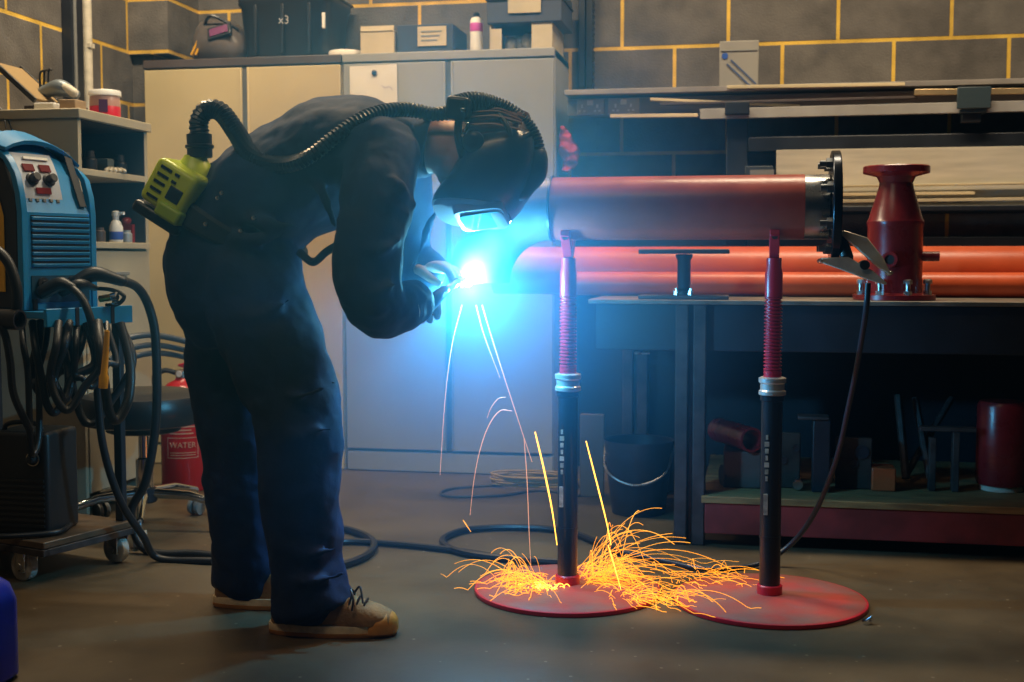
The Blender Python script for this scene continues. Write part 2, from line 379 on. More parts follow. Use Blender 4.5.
b = nb(); bx(b, -1.09, -.77, 5.034, 5.345, CZ+.205, CZ+.212); finish('lid_seam', b, blackp, t, flat=True)

# ------------------------------------------------------------------ wall fittings
# conduit/cable channel right of the cupboards
t = thing('cable_channel', 'dark vertical cable channel on the back wall beside the grey cupboard', 'cable channel', (-.72, 5.38, 1.6))
b = nb(); bx(b, -.752, -.722, 5.365, 5.399, 1.605, 3.2); finish('channel', b, darkst, t, bev=.003)
b = nb(); bx(b, -.716, -.690, 5.355, 5.399, 1.605, 3.2)
for k in range(60): bx(b, -.690, -.684, 5.36, 5.39, 1.62+.026*k, 1.632+.026*k)
finish('slotted_strut', b, blackp, t)
# left wall: dark trunking and pale conduit
t = thing('wall_conduit', 'pale vertical conduit on the left wall beside the dark trunking', 'conduit', (-2.68, 4.69, 1.5))
b = nb(); cyl(b, (-2.672, 4.69, 1.40), (-2.672, 4.69, 3.3), .020); finish('pipe', b, palew, t)
for z in (1.75, 2.4): b = nb(); bx(b, -2.699, -2.648, 4.672, 4.708, z, z+.02); finish('clip', b, palew, t, bev=.002)
t = thing('wall_trunking', 'dark vertical trunking on the left wall behind the shelf clutter', 'trunking', (-2.67, 4.58, 1.5))
b = nb(); bx(b, -2.699, -2.655, 4.545, 4.632, 1.42, 3.3); finish('channel', b, darkst, t, bev=.003)
b = nb(); bx(b, -2.655, -2.650, 4.56, 4.575, 1.42, 3.3); finish('edge_strip', b, grayp, t)

# steel shelf / ledge above trunking
SY0 = 4.98
shelf_z = 1.566
b = nb(); bx(b, -.755, 1.75, SY0+.02, 5.398, shelf_z-.012, shelf_z+.004)
bx(b, -.755, 1.75, SY0+.01, SY0+.02, shelf_z-.012, shelf_z+.008)
tag(finish('wall_shelf', b, mat('shelf_steel', (.33, .30, .28), .45, .3, var=.2), bev=.001), 'long thin steel shelf along the back wall above the workbench', 'shelf')
# dado trunking with two double sockets
t = thing('dado_trunking', 'grey electrical trunking with double sockets under the long wall shelf', 'trunking', (.3, 5.05, 1.47))
tz0, tz1 = 1.476, 1.546
b = nb(); bx(b, -.752, 1.75, 5.05, 5.13, tz0, tz1); finish('channel', b, grayp, t, bev=.003)
for i, (a, c) in enumerate(((577, 604), (608, 640))):
    p0 = at(a, 108, 5.04); p1 = at(c, 108, 5.04)
    b = nb(); bx(b, p0.x, p1.x, 5.038, 5.05, tz0+.004, tz1-.002); s = finish('double_socket', b, mat('socket_grey', (.40, .39, .35), .35), t, bev=.003)
    cx = (p0.x+p1.x)/2
    b = nb(); bx(b, cx-.014, cx+.012, 5.033, 5.038, tz0+.04, tz0+.062); finish('switch', b, white, s, bev=.002)
    for q in (-.034, .028):
        b = nb(); bx(b, cx+q-.004, cx+q+.004, 5.035, 5.038, tz0+.03, tz0+.044)
        for r_ in (-.009, .009): bx(b, cx+q+r_-.005, cx+q+r_+.005, 5.035, 5.038, tz0+.014, tz0+.021)
        finish('outlet_holes', b, white, s)
# plank / pale lengths stored in front of the trunking
def bar(name, label, p0, p1, Y, h, d, m, group=None, z_add=0):
    a = at(p0[0], p0[1], Y); c = at(p1[0], p1[1], Y); dv = c-a; L = dv.length; ang = math.atan2(dv.z, dv.x)
    b = nb(); box(b, (a+c)/2+V(0, d/2, z_add), (L, d, h), rotm('Y', -ang))
    return tag(finish(name, b, m, bev=.0015), label, 'stock bar', group)
G1 = 'stock lengths stored on the wall rack'
rk = mat('pale_timber', (.62, .50, .30), .6, var=.25, vscale=4, stretch=(1, 10, 10))
bar('rail_length', 'broad pale grey rail lying on the rack arms under the shelf', (700, 114), (1100, 104), 4.93, .040, .02, mat('pale_grey_rail', (.36, .34, .31), .5, var=.15), G1)
bar('timber_strip', 'short pale strip lying below the double sockets', (610, 116), (698, 115), 4.96, .014, .03, rk, G1)
bar('timber_strip', 'thin pale strip poking out from behind the broad grey rail', (650, 99), (800, 106), 4.965, .011, .02, rk, G1)
bar('steel_bar', 'long bright bar lying on top of the shelf at the right', (915, 92), (1110, 90), 4.93, .022, .03, mat('gold_brass', (.75, .55, .30), .3, .7, var=.2), G1)
bar('steel_bar', 'pale bar lying along the shelf in front of the hanging pad', (727, 87), (905, 84), 4.965, .013, .02, rk, G1)
bar('steel_bar', 'dark reddish bar lying on the rack below the shelf edge', (660, 104), (918, 97), 4.955, .010, .02, brownt, G1)
# hanging pad with blue mark
t = thing('wall_pad', 'grey rectangular pad with a blue dot and stripes standing on the wall shelf', 'pad', (-.07, 5.2, 1.575))
p0 = at(719, 92, 5.03); p1 = at(759, 40, 5.03)
b = nb(); bx(b, p0.x, p1.x, 5.03, 5.06, shelf_z+.005, p1.z); finish('cover', b, mat('grey_cover', (.27, .25, .215), .6, var=.1), t, bev=.003)
b = nb(); lathe(b, [(.012, 0), (.012, .002)], at(725, 56, 5.029), (0, -1, 0), 20); finish('blue_dot', b, mat('blue_print', (.02, .08, .35), .5), t)
b = nb()
for (q0, q1) in (((731, 60), (756, 84)), ((727, 64), (750, 86))):
    a = at(*q0, 5.028); c = at(*q1, 5.028); dv = c-a; box(b, (a+c)/2, (dv.length, .003, .006), rotm('Y', -math.atan2(dv.z, dv.x)))
finish('stripes', b, mat('blue_grey_print', (.05, .08, .18), .5), t)
b = nb(); bx(b, p0.x+.005, p1.x-.005, 5.027, 5.03, p1.z-.04, p1.z-.036); finish('fold_line', b, grayp, t)

# cantilever rack : two posts with arms + beam
t = thing('stock_rack', 'dark steel stock rack with upright posts and a long beam behind the bench', 'rack', (.3, 5.1, 0))
for (a, c) in ((726, 748), (1090, 1112)):
    x0 = at(a, 150, 4.96).x; x1 = at(c, 150, 4.96).x
    b = nb(); bx(b, x0, x1, 4.97, 5.05, 0.0, 1.46); finish('post', b, darkst, t, bev=.004)
    b = nb(); bx(b, x0-.004, x1+.004, 4.90, 4.968, 1.452, 1.475); bx(b, x0-.004, x1+.004, 4.89, 4.90, 1.452, 1.50); finish('arm', b, darkst, t, bev=.003)
x0 = at(957, 110, 4.9).x; x1 = at(991, 110, 4.9).x
b = nb(); bx(b, x0, x1, 4.90, 4.912, 1.455, 1.535); bx(b, x0+.012, x1-.012, 4.91, 4.98, 1.44, 1.455); finish('hanging_bracket', b, mat('teal_grey_paint', (.03, .05, .06), .5), t, bev=.003)
b = nb(); bx(b, x0+.02, x1-.03, 4.92, 4.96, 1.405, 1.44); finish('bracket_foot', b, blackp, t, bev=.003)
zb0 = at(800, 151, 4.95).z; zb1 = at(800, 136, 4.95).z
b = nb(); bx(b, at(748, 140, 4.96).x, 1.9, 4.955, 5.04, zb0, zb1); finish('beam', b, darkst, t, bev=.004)
LR = at(800, 207, 4.84).z
b = nb(); bx(b, at(700, 190, 4.96).x, 1.9, 4.80, 5.10, LR-.02, LR); finish('lower_shelf', b, darkst, t, bev=.003)
b = nb(); p0 = at(776, 186, 4.90); bx(b, p0.x, 1.8, 4.90, 4.915, LR+.001, at(776, 150, 4.90).z)
tag(finish('pale_board', b, palew, bev=.001), 'large pale board standing on the rack behind the red spool', 'board')
for i, (xa, xb, ya, yb, Y, lb) in enumerate(((790, 1100, 187, 182, 4.87, 'pale bar highest in the rack behind the red spool'), (792, 975, 195, 193, 4.85, 'shorter pale bar in the rack behind the red spool'), (790, 1100, 202, 198, 4.82, 'pale bar lowest in the rack behind the red spool'))):
    bar('steel_bar', lb, (xa, ya), (xb, yb), Y, .012 if i else .008, .022, rk, G1)
t = carton('parts_tin', 'small dark box beside the pale board, above the big pipe', at(745, 170, 4.86).x, at(773, 170, 4.86).x, 4.86, 4.94, LR+.001, at(750, 166, 4.86).z, mat('dark_tin', (.03, .04, .05), .5))
b = nb(); q = at(750, 172, 4.856); bx(b, q.x, q.x+.09, 4.855, 4.86, q.z-.012, q.z+.008); finish('label', b, grayp, t, flat=True)

# ------------------------------------------------------------------ welding bench
BZ = .770; BY = 3.88
t = thing('workbench', 'long dark steel workbench carrying red pipes, with a plywood lower shelf', 'workbench', (.5, 4.3, 0))
b = nb(); bx(b, -.51, 1.75, BY, 4.75, BZ-.014, BZ); finish('bench_top', b, woodtop, t, bev=.002)
b = nb(); bx(b, -.49, 1.75, BY+.03, BY+.07, BZ-.16, BZ-.0145); finish('front_apron', b, darkst, t, bev=.003)
b = nb(); bx(b, -.49, -.45, BY+.07, 4.74, BZ-.12, BZ-.0145); finish('side_apron', b, darkst, t, bev=.003)
bench_leg = mat('weathered_leg_steel', (.055, .045, .045), .6, .3, var=.5, vscale=18)
for (xa, ya) in ((-.236, BY), (1.55, BY), (-.48, 4.65), (1.55, 4.65)):
    b = nb(); w = .095; bx(b, xa, xa+w*.42, ya, ya+.09, 0, BZ-.0145); bx(b, xa+w*.42, xa+w*.58, ya+.03, ya+.06, 0, BZ-.0145); bx(b, xa+w*.58, xa+w, ya, ya+.09, 0, BZ-.0145)
    finish('leg', b, bench_leg, t, bev=.004)
b = nb(); bx(b, -.14, 1.55, BY-.012, BY+.045, .042, .138); finish('shelf_beam', b, mat('old_dark_red_paint', (.22, .022, .022), .6, var=.4), t, bev=.003)
b = nb(); bx(b, -.15, 1.65, BY-.018, 4.7, .139, .160); finish('lower_shelf', b, wood, t, bev=.002)
# dark sheet added to keep the wall behind the bench dark
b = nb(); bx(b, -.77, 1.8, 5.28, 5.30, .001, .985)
tag(finish('dark_backdrop', b, darkst, bev=.002), 'added dark sheet that darkens the back wall behind the bench', 'sheet')
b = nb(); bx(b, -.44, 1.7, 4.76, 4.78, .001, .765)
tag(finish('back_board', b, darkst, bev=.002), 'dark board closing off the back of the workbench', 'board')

# pipes on the bench
def pipe(name, label, a, c, r, m, cat='pipe', group=None, wall=.006):
    a = Vector(a); c = Vector(c); d = (c-a); b = nb()
    ring_loop(b, [(r, 0), (r, d.length), (r-wall, d.length), (r-wall, 0)], a, d, 48)
    return tag(finish(name, b, m, ang=30), label, cat, group)
r1 = .0845; pipe('steel_pipe', 'larger orange-red primed pipe lying at the back of the bench', (-.92, 4.41, BZ+r1+.001), (1.7, 4.41, BZ+r1+.001), r1, orange, group='primed pipes lying on the bench')
r2 = .041; pipe('steel_pipe', 'thinner orange-red primed pipe lying in front of the larger one on the bench', (-.62, 4.27, BZ+r2+.001), (1.7, 4.27, BZ+r2+.001), r2, orange, group='primed pipes lying on the bench')
# small stand between
t = thing('machine_jack', 'small dark pedestal with flat plates standing on the bench under the big pipe', 'jack', (-.2, 3.95, BZ))
cx = at(684, 270, 3.94).x
b = nb(); bx(b, cx-.14, cx+.14, 3.90, 3.985, BZ+.001, BZ+.014); finish('base_plate', b, brownt, t, bev=.003)
b = nb(); lathe(b, [(.03, .0), (.03, .012), (.019, .02), (.019, .03), (.021, .035), (.021, .11), (.027, .12), (.027, .128)], (cx, 3.942, BZ+.014), n=28); finish('post', b, darkst, t)
b = nb(); bx(b, cx-.14, cx+.14, 3.90, 3.985, BZ+.143, BZ+.158); finish('top_plate', b, brownt, t, bev=.003)
for s in (-1, 1):
    b = nb(); lathe(b, [(.009, 0), (.009, .012), (.005, .012), (.005, .02)], (cx+s*.022, 3.915, BZ+.0145), n=6); finish('nut', b, zinc, t)
for s in (-1, 1):
    pass
# red spool
SX, SYY = at(894, 290, 4.02).x, 4.02
t = thing('flanged_spool', 'dark red flanged pipe spool standing upright on the bench', 'pipe fitting', (SX, SYY, BZ), )
b = nb(); sc = 1.0
lathe(b, [(.124, .001), (.124, .016), (.09, .018), (.083, .022), (.083, .225), (.086, .232), (.086, .242), (.081, .25), (.053, .345), (.050, .362), (.058, .380), (.096, .390), (.100, .392), (.100, .410), (.097, .413), (.04, .413), (.04, .35)], (SX, SYY, BZ+.0005), n=56)
finish('body', b, redd, t, ang=25)
b = nb(); d = V(-.25, -.97, 0); ring_loop(b, [(.024, .07), (.024, .105), (.015, .105), (.015, .07)], (SX, SYY, BZ+.125), d, 24); finish('side_port', b, redd, t)
b = nb(); cyl(b, V(SX, SYY, BZ+.125)+d*.072, V(SX, SYY, BZ+.125)+d*.096, .0148); finish('port_bore', b, black, t)
b = nb(); d = V(1, -.1, 0); ring_loop(b, [(.015, .07), (.015, .132), (.009, .132), (.009, .07)], (SX, SYY, BZ+.135), d, 24); finish('side_stub', b, redd, t)
for k in range(8):
    a = 2*PI*(k+.35)/8; q = V(SX+.107*math.cos(a), SYY+.107*math.sin(a), BZ+.017)
    b = nb(); lathe(b, [(.0125, 0), (.0125, .012)], q, n=6); lathe(b, [(.008, .012), (.008, .034)], q, n=12); lathe(b, [(.0135, .034), (.0135, .045), (.009, .048)], q, n=6)
    finish('flange_bolt', b, zinc, t)

# under-bench clutter (on the lower shelf)
UZ = .161
def ug(px, Y): return at(px, 480, Y).x
t = thing('pipe_offcut', 'dusty red pipe offcut with an open end under the bench', 'pipe offcut', (ug(745, 4.1), 4.2, UZ))
q = at(752, 440, 4.0)
b = nb(); ring_loop(b, [(.040, 0), (.040, .25), (.033, .25), (.033, 0)], (q.x, 4.0, q.z), (-.45, .9, 0), 32); finish('pipe', b, redd, t)
b = nb(); bx(b, q.x-.09, q.x+.03, 4.02, 4.2, UZ, q.z-.041); finish('block', b, brownt, t, bev=.004)
def plate(label, pxa, pya, pxb, pyb, Y, holes, m=None):
    a = at(pxa, pya, Y); c = at(pxb, pyb, Y); 
    t = thing('drilled_plate', label, 'metal plate', ((a.x+c.x)/2, Y+.005, UZ), 'drilled plates under the bench')
    b = nb(); bx(b, a.x, c.x, Y, Y+.012, UZ, a.z); finish('plate', b, m or mat('rusty_steel', (.05, .038, .03), .6, .5, var=.5, vscale=14), t, bev=.004)
    for (hx, hy, hr) in holes:
        h = at(hx, hy, Y); b = nb(); ring_loop(b, [(hr*.72, 0), (hr, 0), (hr, .004), (hr*.72, .004)], (h.x, Y-.0005, h.z), (0, -1, 0), 24); lathe(b, [(hr*.74, -.001), (hr*.74, .0008)], (h.x, Y-.0005, h.z), (0, -1, 0), 24)
        finish('hole', b, black if hr < .02 else darkst, t)
plate('drilled plate standing behind the right pipe stand under the bench', 778, 432, 800, 490, 4.05, [(783, 460, .014), (796, 448, .012)])
plate('wide drilled plate with a large ringed hole under the bench', 836, 437, 872, 470, 4.07, [(862, 452, .022), (854, 464, .013)])
t = thing('angle_bracket', 'upright dark channel offcut with a flat cap under the bench', 'metal offcut', (ug(822, 4.0), 4.0, UZ))
a = at(798, 417, 4.0); c = at(829, 417, 4.0)
b = nb(); bx(b, a.x, c.x, 3.98, 4.06, a.z-.006, a.z+.004); finish('cap', b, bench_leg, t, bev=.002)
a = at(812, 470, 4.0); c = at(830, 470, 4.0)
b = nb(); bx(b, a.x, c.x, 3.99, 4.05, UZ, at(812, 419, 4.0).z); finish('channel', b, darkst, t, bev=.004)
q = at(798, 484, 3.99); b = nb(); lathe(b, [(.016, 0), (.016, .03), (.008, .03)], (q.x, 4.03, UZ+.02), (0, -1, 0), 20); tag(finish('pipe_plug', b, steel), 'small shiny round plug at the front of the lower bench shelf', 'plug')
a = at(872, 468, 4.05); c = at(896, 480, 4.05)
b = nb(); bx(b, a.x, c.x, 4.05, 4.14, UZ, a.z); tag(finish('timber_block', b, orange, bev=.004), 'bright orange block on the lower bench shelf', 'block')
q = at(1005, 450, 4.1)
t = thing('red_cylinder', 'dark red cylinder with a pale foot ring on the lower bench shelf', 'cylinder', (q.x, 4.15, UZ))
b = nb(); lathe(b, [(.075, .02), (.078, .03), (.078, .27), (.07, .285), (.03, .29)], (q.x, 4.15, UZ), n=36); finish('body', b, redd, t)
b = nb(); lathe(b, [(.064, 0), (.066, .002), (.066, .018), (.06, .0195)], (q.x, 4.15, UZ+.0005), n=36); finish('foot_ring', b, palew, t)
for i, (xa, ya, xb, yb, r_, lb) in enumerate(((898, 395, 906, 480, .014, 'upright thin offcut left of the angle frame under the bench'), (915, 398, 930, 488, .013, 'leaning thin offcut beside the angle frame under the bench'), (952, 398, 905, 470, .012, 'steeply slanted offcut crossing under the bench'))):
    a = at(xa, ya, 4.3+.06*i); c = at(xb, yb, 4.2+.02*i); c.z = UZ+.017
    b = nb(); tube(b, [a, c], r_, 6); tag(finish('metal_offcut', b, bench_leg, bev=.002), lb, 'metal offcut', 'thin offcuts under the bench')
a = at(930, 438, 4.08); c = at(960, 438, 4.08)
t = thing('welded_bracket', 'dark welded angle bracket standing on the lower bench shelf', 'frame', ((a.x+c.x)/2, 4.1, UZ))
b = nb(); bx(b, a.x, a.x+.02, 4.08, 4.12, UZ, a.z); bx(b, c.x-.02, c.x, 4.08, 4.12, UZ, a.z+.02); finish('uprights', b, bench_leg, t, bev=.002)
b = nb(); bx(b, a.x-.03, c.x+.05, 4.08, 4.12, a.z+.021, a.z+.035); finish('cross_piece', b, bench_leg, t, bev=.002)
a = at(722, 470, 4.05)
b = nb(); cyl(b, (a.x, 4.05, UZ+.035), (a.x+.13, 4.10, UZ+.035), .034); tag(finish('round_bar', b, darkst), 'short thick dark bar lying left on the lower bench shelf', 'round bar')
# left of the bench leg
for (xa, xb, ya, yb, Y, m, lb) in ((580, 604, 414, 440, 4.6, mat('brown_board', (.16, .11, .07), .7, var=.2), 'tall brown board leaning under the left end of the bench'),):
    a = at(xa, ya, Y); c = at(xb, yb, Y); b = nb(); bx(b, a.x, c.x, Y, Y+.02, 0.001, a.z); tag(finish('board_offcut', b, m, bev=.003), lb, 'board')
a = at(566, 455, 4.62)
t = thing('metal_bucket', 'dark metal bucket on the floor left of the bench leg', 'bucket', (a.x+.35, 4.4, 0))
b = nb(); ring_loop(b, [(.09, .001), (.12, .26), (.124, .262), (.124, .255), (.094, .006)], (a.x+.30, 4.35, 0.0), (0, 0, 1), 36); lathe(b, [(.093, .002), (.093, .008)], (a.x+.30, 4.35, 0)); finish('body', b, darkst, t)
b = nb(); cable(b, [(a.x+.18, 4.35, .245), (a.x+.2, 4.25, .16), (a.x+.30, 4.222, .12), (a.x+.40, 4.25, .16), (a.x+.42, 4.35, .245)], .004); finish('handle', b, steel, t)
a = at(640, 352, 4.1)
t = thing('bar_clamp', 'small bright bar clamp hanging under the bench top left of the leg', 'clamp', a)
b = nb(); box(b, at(642, 353, 3.97), (.05, .01, .008)); finish('bright_bar', b, steel, t, bev=.002)
b = nb(); cable(b, [at(628, 330, 3.97), at(636, 345, 3.97), at(642, 352, 3.97)], .006); bx(b, at(628, 330, 3.97).x-.02, at(628, 330, 3.97).x+.02, 3.95, 3.99, at(628, 330, 3.97).z, BZ-.015); finish('stem', b, darkst, t)

# ------------------------------------------------------------------ big pipe with elbow and flange
PY = 3.27; PZ = 1.030; PR = .083
xa = -.525; xb = .125; xc = .186
t = thing('pipe_assembly', 'large red pipe being welded, with elbow and flange, resting on two stands', 'pipe', (-.2, PY, PZ-PR))
b = nb(); ring_loop(b, [(PR, 0), (PR, xb-xa), (PR-.006, xb-xa), (PR-.006, 0)], (xa, PY, PZ), (1, 0, 0), 72); finish('red_pipe', b, red, t, ang=30)
b = nb(); ring_loop(b, [(PR-.0008, 0), (PR-.0008, xc-xb-.001), (PR-.007, xc-xb-.001), (PR-.007, 0)], (xb+.0005, PY, PZ), (1, 0, 0), 72); finish('bare_end', b, steel, t, ang=30)
b = nb(); ring_loop(b, [(.07, 0), (PR+.004, -.0), (PR+.006, .006), (.07, .008)], (xa-.004, PY, PZ), (1, 0, 0), 64); finish('weld_seam', b, mat('dark_weld', (.03, .03, .04), .4, .6), t)
# elbow 90 deg turning down
RB = .196; b = nb(); rs = []
ec = V(xa-.004, PY, PZ-RB)
def elbow_pt(a, r, k, n=48):
    c = ec+V(-math.sin(a)*RB, 0, math.cos(a)*RB); ax = V(-math.sin(a), 0, math.cos(a))
    return c+(ax*math.cos(k)+V(0, 1, 0)*math.sin(k))*r
ncr = 48
outer = [[elbow_pt(a*PI/2/16*1.0, PR, 2*PI*k/ncr) for k in range(ncr)] for a in range(17)]
inner = [[elbow_pt(a*PI/2/16*1.0, PR-.008, 2*PI*k/ncr) for k in range(ncr)] for a in range(16, -1, -1)]
rings(b, outer+inner+[outer[0]], False, False)
bmesh.ops.remove_doubles(b, verts=b.verts, dist=1e-5)
finish('elbow', b, mat('blue_grey_mill_steel', (.22, .23, .25), .42, .55, var=.3, vscale=12), t, ang=30)
EZ = PZ-RB
# flange
FX = .190
b = nb(); ring_loop(b, [(.07, 0), (.142, 0), (.142, .022), (.07, .022)], (FX, PY, PZ), (1, 0, 0), 64); fl = finish('flange', b, mat('black_flange_steel', (.03, .035, .045), .22, .85, var=.3, vscale=20), t, bev=.003)
for k in range(8):
    a = 2*PI*(k+.5)/8; q = V(FX, PY+.115*math.cos(a), PZ+.115*math.sin(a))
    b = nb(); lathe(b, [(.014, -.014), (.014, 0)], q, (1, 0, 0), 6); lathe(b, [(.008, -.03), (.008, -.014)], q, (1, 0, 0), 12); finish('bolt', b, mat('dull_bolt_steel', (.12, .13, .14), .35, .9), fl)

# earth clamp
t = thing('earth_clamp', 'pale metal earth clamp biting the black flange of the big pipe', 'clamp', at(862, 262, 3.2))
CY = 3.19
def jaw(pa, pb, w0, w1, y, th):
    a = at(*pa, y); c = at(*pb, y); d = (c-a); n = V(-d.z, 0, d.x).normalized(); b = nb(); bow = n*.012
    P = [a+n*w0, a+(d*.35)+n*(w1+.004)+bow, a+(d*.75)+n*w1*.8+bow*.6, c+n*w0*.4, c-n*w0*.4, a+(d*.75)-n*w1*.8+bow*.4, a+(d*.35)-n*(w1*.9)+bow*.6, a-n*w0]
    vs0 = [b.verts.new(p) for p in P]; vs1 = [b.verts.new(p+V(0, th, 0)) for p in P]; k = len(P)
    for i in range(k): b.faces.new((vs0[i], vs0[(i+1) % k], vs1[(i+1) % k], vs1[i]))
    b.faces.new(vs0[::-1]); b.faces.new(vs1); return b
cl = mat('pale_plated_steel', (.70, .64, .53), .32, .3, var=.2, vscale=25)
finish('upper_jaw', jaw((842, 232), (890, 274), .006, .014, CY-.015, .035), cl, t, bev=.003)
finish('lower_jaw', jaw((821, 260), (887, 284), .006, .014, CY-.01, .035), cl, t, bev=.003)
b = nb(); q = at(865, 265, CY-.02); cyl(b, q, q+V(0, .05, 0), .012); finish('spring_pivot', b, darkst, t)
b = nb(); q = at(843, 247, CY); limb(b, [at(843, 240, CY+.01), at(847, 258, CY+.01)], [.012, .016]); finish('grip_pad', b, black, t)
for (p, k) in (((821, 261), 0), ((889, 273), 1)):
    b = nb(); ball(b, at(*p, CY), (.010, .012, .007), 12); finish('copper_tip', b, chrome, t)
b = nb()
c0 = at(868, 283, CY)
cpts = [c0, at(866, 310, 3.2), at(858, 360, 3.3), at(850, 400, 3.38), at(836, 460, 3.5), at(815, 512, 3.6), at(790, 545, 3.66), V(.02, 3.62, .012), V(-.12, 3.55, .010), V(-.25, 3.62, .010), V(-.40, 3.72, .010)]
cable(b, cpts, .0075, 10, 10)
tag(finish('earth_cable', b, mat('blue_black_cable', (.012, .02, .035), .4)), 'dark cable hanging from the earth clamp down to the floor behind the right stand', 'cable')

# ------------------------------------------------------------------ pipe stands
def pipe_stand(label):
    t = thing('pipe_stand', label, 'pipe stand', (0, 0, 0), 'red round-based pipe stands holding up the big pipe', local=True)
    b = nb(); lathe(b, [(.246, .001), (.25, .004), (.25, .010), (.246, .013), (.18, .016), (.09, .021), (.03, .024)], n=72); dsc = finish('base_disc', b, redp, t, ang=50)
    b = nb(); ring_loop(b, [(.2435, .0135), (.2505, .0115), (.2515, .006), (.2505, .0015), (.2435, .0015)], (0, 0, 0), (0, 0, 1), 72); finish('rim', b, redbr, dsc)
    b = nb(); lathe(b, [(.033, .02), (.033, .045), (.030, .048)], n=28); finish('base_collar', b, redbr, t)
    b = nb(); lathe(b, [(.027, .04), (.027, .53), (.0305, .532), (.0305, .545)], n=32)
    lathe(b, [(.0285, .17), (.0285, .178)], n=32); tb = finish('lower_tube', b, mat('black_gloss_paint', (.012, .014, .018), .3), t)
    b = nb()
    for k in range(7): box(b, V(-.012, -.0262, .33+.018*k), (.006+.003*(k % 3), .002, .012))
    bx(b, -.019, -.008, -.027, -.0235, .235, .29)
    finish('sticker', b, mat('worn_white_sticker', (.55, .5, .42), .6, var=.4, vscale=60), tb, flat=True)
    b = nb(); lathe(b, [(.030, .545), (.035, .547), (.035, .556), (.031, .560), (.031, .575), (.035, .579), (.035, .590), (.028, .593), (.02, .593)], n=32); finish('locking_nut', b, mat('bright_zinc', (.78, .76, .70), .32, .7), t, ang=25)
    b = nb(); pr_ = []; z = .59
    lathe(b, [(.0225, z), (.0225, .61)], n=24)
    while z < .80:
        pr_ += [(.0185, z+.001), (.0235, z+.0035), (.0235, z+.0055), (.0185, z+.008)]; z += .0092
    lathe(b, pr_, n=24); finish('threaded_rod', b, redbr, t, ang=20)
    b = nb(); lathe(b, [(.0225, .80), (.0225, .86), (.019, .875), (.019, .90)], n=24); finish('neck', b, redbr, t)
    b = nb(); A = .9115; th = .014
    for s in (-1, 1):
        poly = [(0, A-.020), (s*.066, A+.046), (s*.0615, A+.061), (0, A-.0005)]
        prism(b, poly, lambda y, z: V(-.0125, y, z), lambda y, z: V(.0125, y, z))
    h = finish('v_head', b, redbr, t, bev=.002)
    b = nb()
    for s in (-1, 1): lathe(b, [(.0085, -.003), (.0085, .003)], (0, s*.060, A+.044), (0, -1, 0), 20)
    b.free() if False else finish('tip_boss', b, steel, t)
    return t
sl = pipe_stand('red round-based pipe stand on the left, with sparks piled on its disc'); sl.location = (-.483, PY, 0)
sr = copy_tree(sl); sr['label'] = 'red round-based pipe stand on the right, with a scorch-marked disc'; sr.location = (.052, PY, 0); sr.rotation_euler.z = 0.0

# ------------------------------------------------------------------ the person
P_loc = V(-1.17, 2.9, 0)
person = thing('person', 'person in a navy coverall and air-fed welding helmet bending over the weld', 'person', P_loc)
def sec(px, py, Y, a, b, deg, p=2.2, n=28):
    r = math.radians(deg); u = V(-math.sin(r), 0, math.cos(r))
    return sel(at(px, py, Y), u, V(0, 1, 0), a, b, n, p)
def build_body(k, collar=True, legs=True):
    """k shrinks the girth: 1 = coverall, <1 = the body inside"""
    b = nb()
    T = [(240, 345, 2.92, .10, .12, 92), (237, 318, 2.92, .135, .165, 92), (234, 285, 2.92, .150, .19, 92), (233, 255, 2.92, .158, .20, 90), (243, 225, 2.92, .148, .20, 65), (268, 200, 2.92, .142, .20, 42), (303, 176, 2.93, .146, .205, 30), (345, 155, 2.93, .146, .215, 22), (382, 147, 2.93, .118, .205, 8), (410, 146, 2.94, .085, .14, 0), (430, 149, 2.94, .066, .078, -5)]
    rings(b, [sec(x, y, Y, a*k, c*k, d) for x, y, Y, a, c, d in T])
    # near arm
    limb(b, [at(383, 150, 2.80), at(376, 205, 2.715), at(371, 260, 2.70), at(372, 300, 2.71), at(392, 309, 2.78), at(411, 305, 2.87)], [.085*k, .084*k, .080*k, .074*k, .066*k, .058*k])
    # far arm
    limb(b, [at(392, 152, 3.06), at(402, 205, 3.13), at(400, 255, 3.16), at(415, 272, 3.165), at(426, 270, 3.16)], [.085*k, .085*k, .073*k, .062*k, .055*k])
    # legs
    limb(b, [at(246, 268, 2.83), at(270, 340, 2.81), at(297, 415, 2.80), at(301, 480, 2.80), at(304, 545, 2.80), at(309, 592, 2.80)], [.130*k, .123*k, .108*k, .098*k, .090*k, .084*k], n=26)
    limb(b, [at(226, 268, 2.98), at(234, 340, 2.98), at(240, 415, 2.98), at(244, 480, 2.98), at(247, 545, 2.99), at(249, 582, 3.0)], [.138*k, .128*k, .114*k, .101*k, .091*k, .084*k], n=26)
    return b
# inner continuous body: neck, head, torso, limbs
b = build_body(.72)
HC_ = at(487, 150, 2.95)                     # head centre; face looks down, crown points right
limb(b, [at(415, 148, 2.94), at(442, 146, 2.945), at(468, 150, 2.95)], [.068, .062, .062])
def hv(f, s, c): # head local: f = towards face (down), s = side (towards camera), c = towards crown (right)
    dn = V(-.10, 0, -1).normalized(); cr = V(1, 0, -.10).normalized()
    return HC_+dn*f+V(0, -1, 0)*s+cr*c
rs = []
for c_, fb, ff, w in ((-.115, -.045, .040, .040), (-.10, -.06, .075, .055), (-.07, -.075, .092, .065), (-.03, -.085, .094, .072), (.02, -.095, .094, .076), (.06, -.09, .088, .073), (.09, -.07, .07, .06), (.112, -.035, .038, .035), (.118, -.01, .01, .01)):
    mid = (fb+ff)/2; rs.append([hv(mid+math.cos(2*PI*k/24)*(ff-fb)/2, math.sin(2*PI*k/24)*w, c_) for k in range(24)])
rings(b, rs)
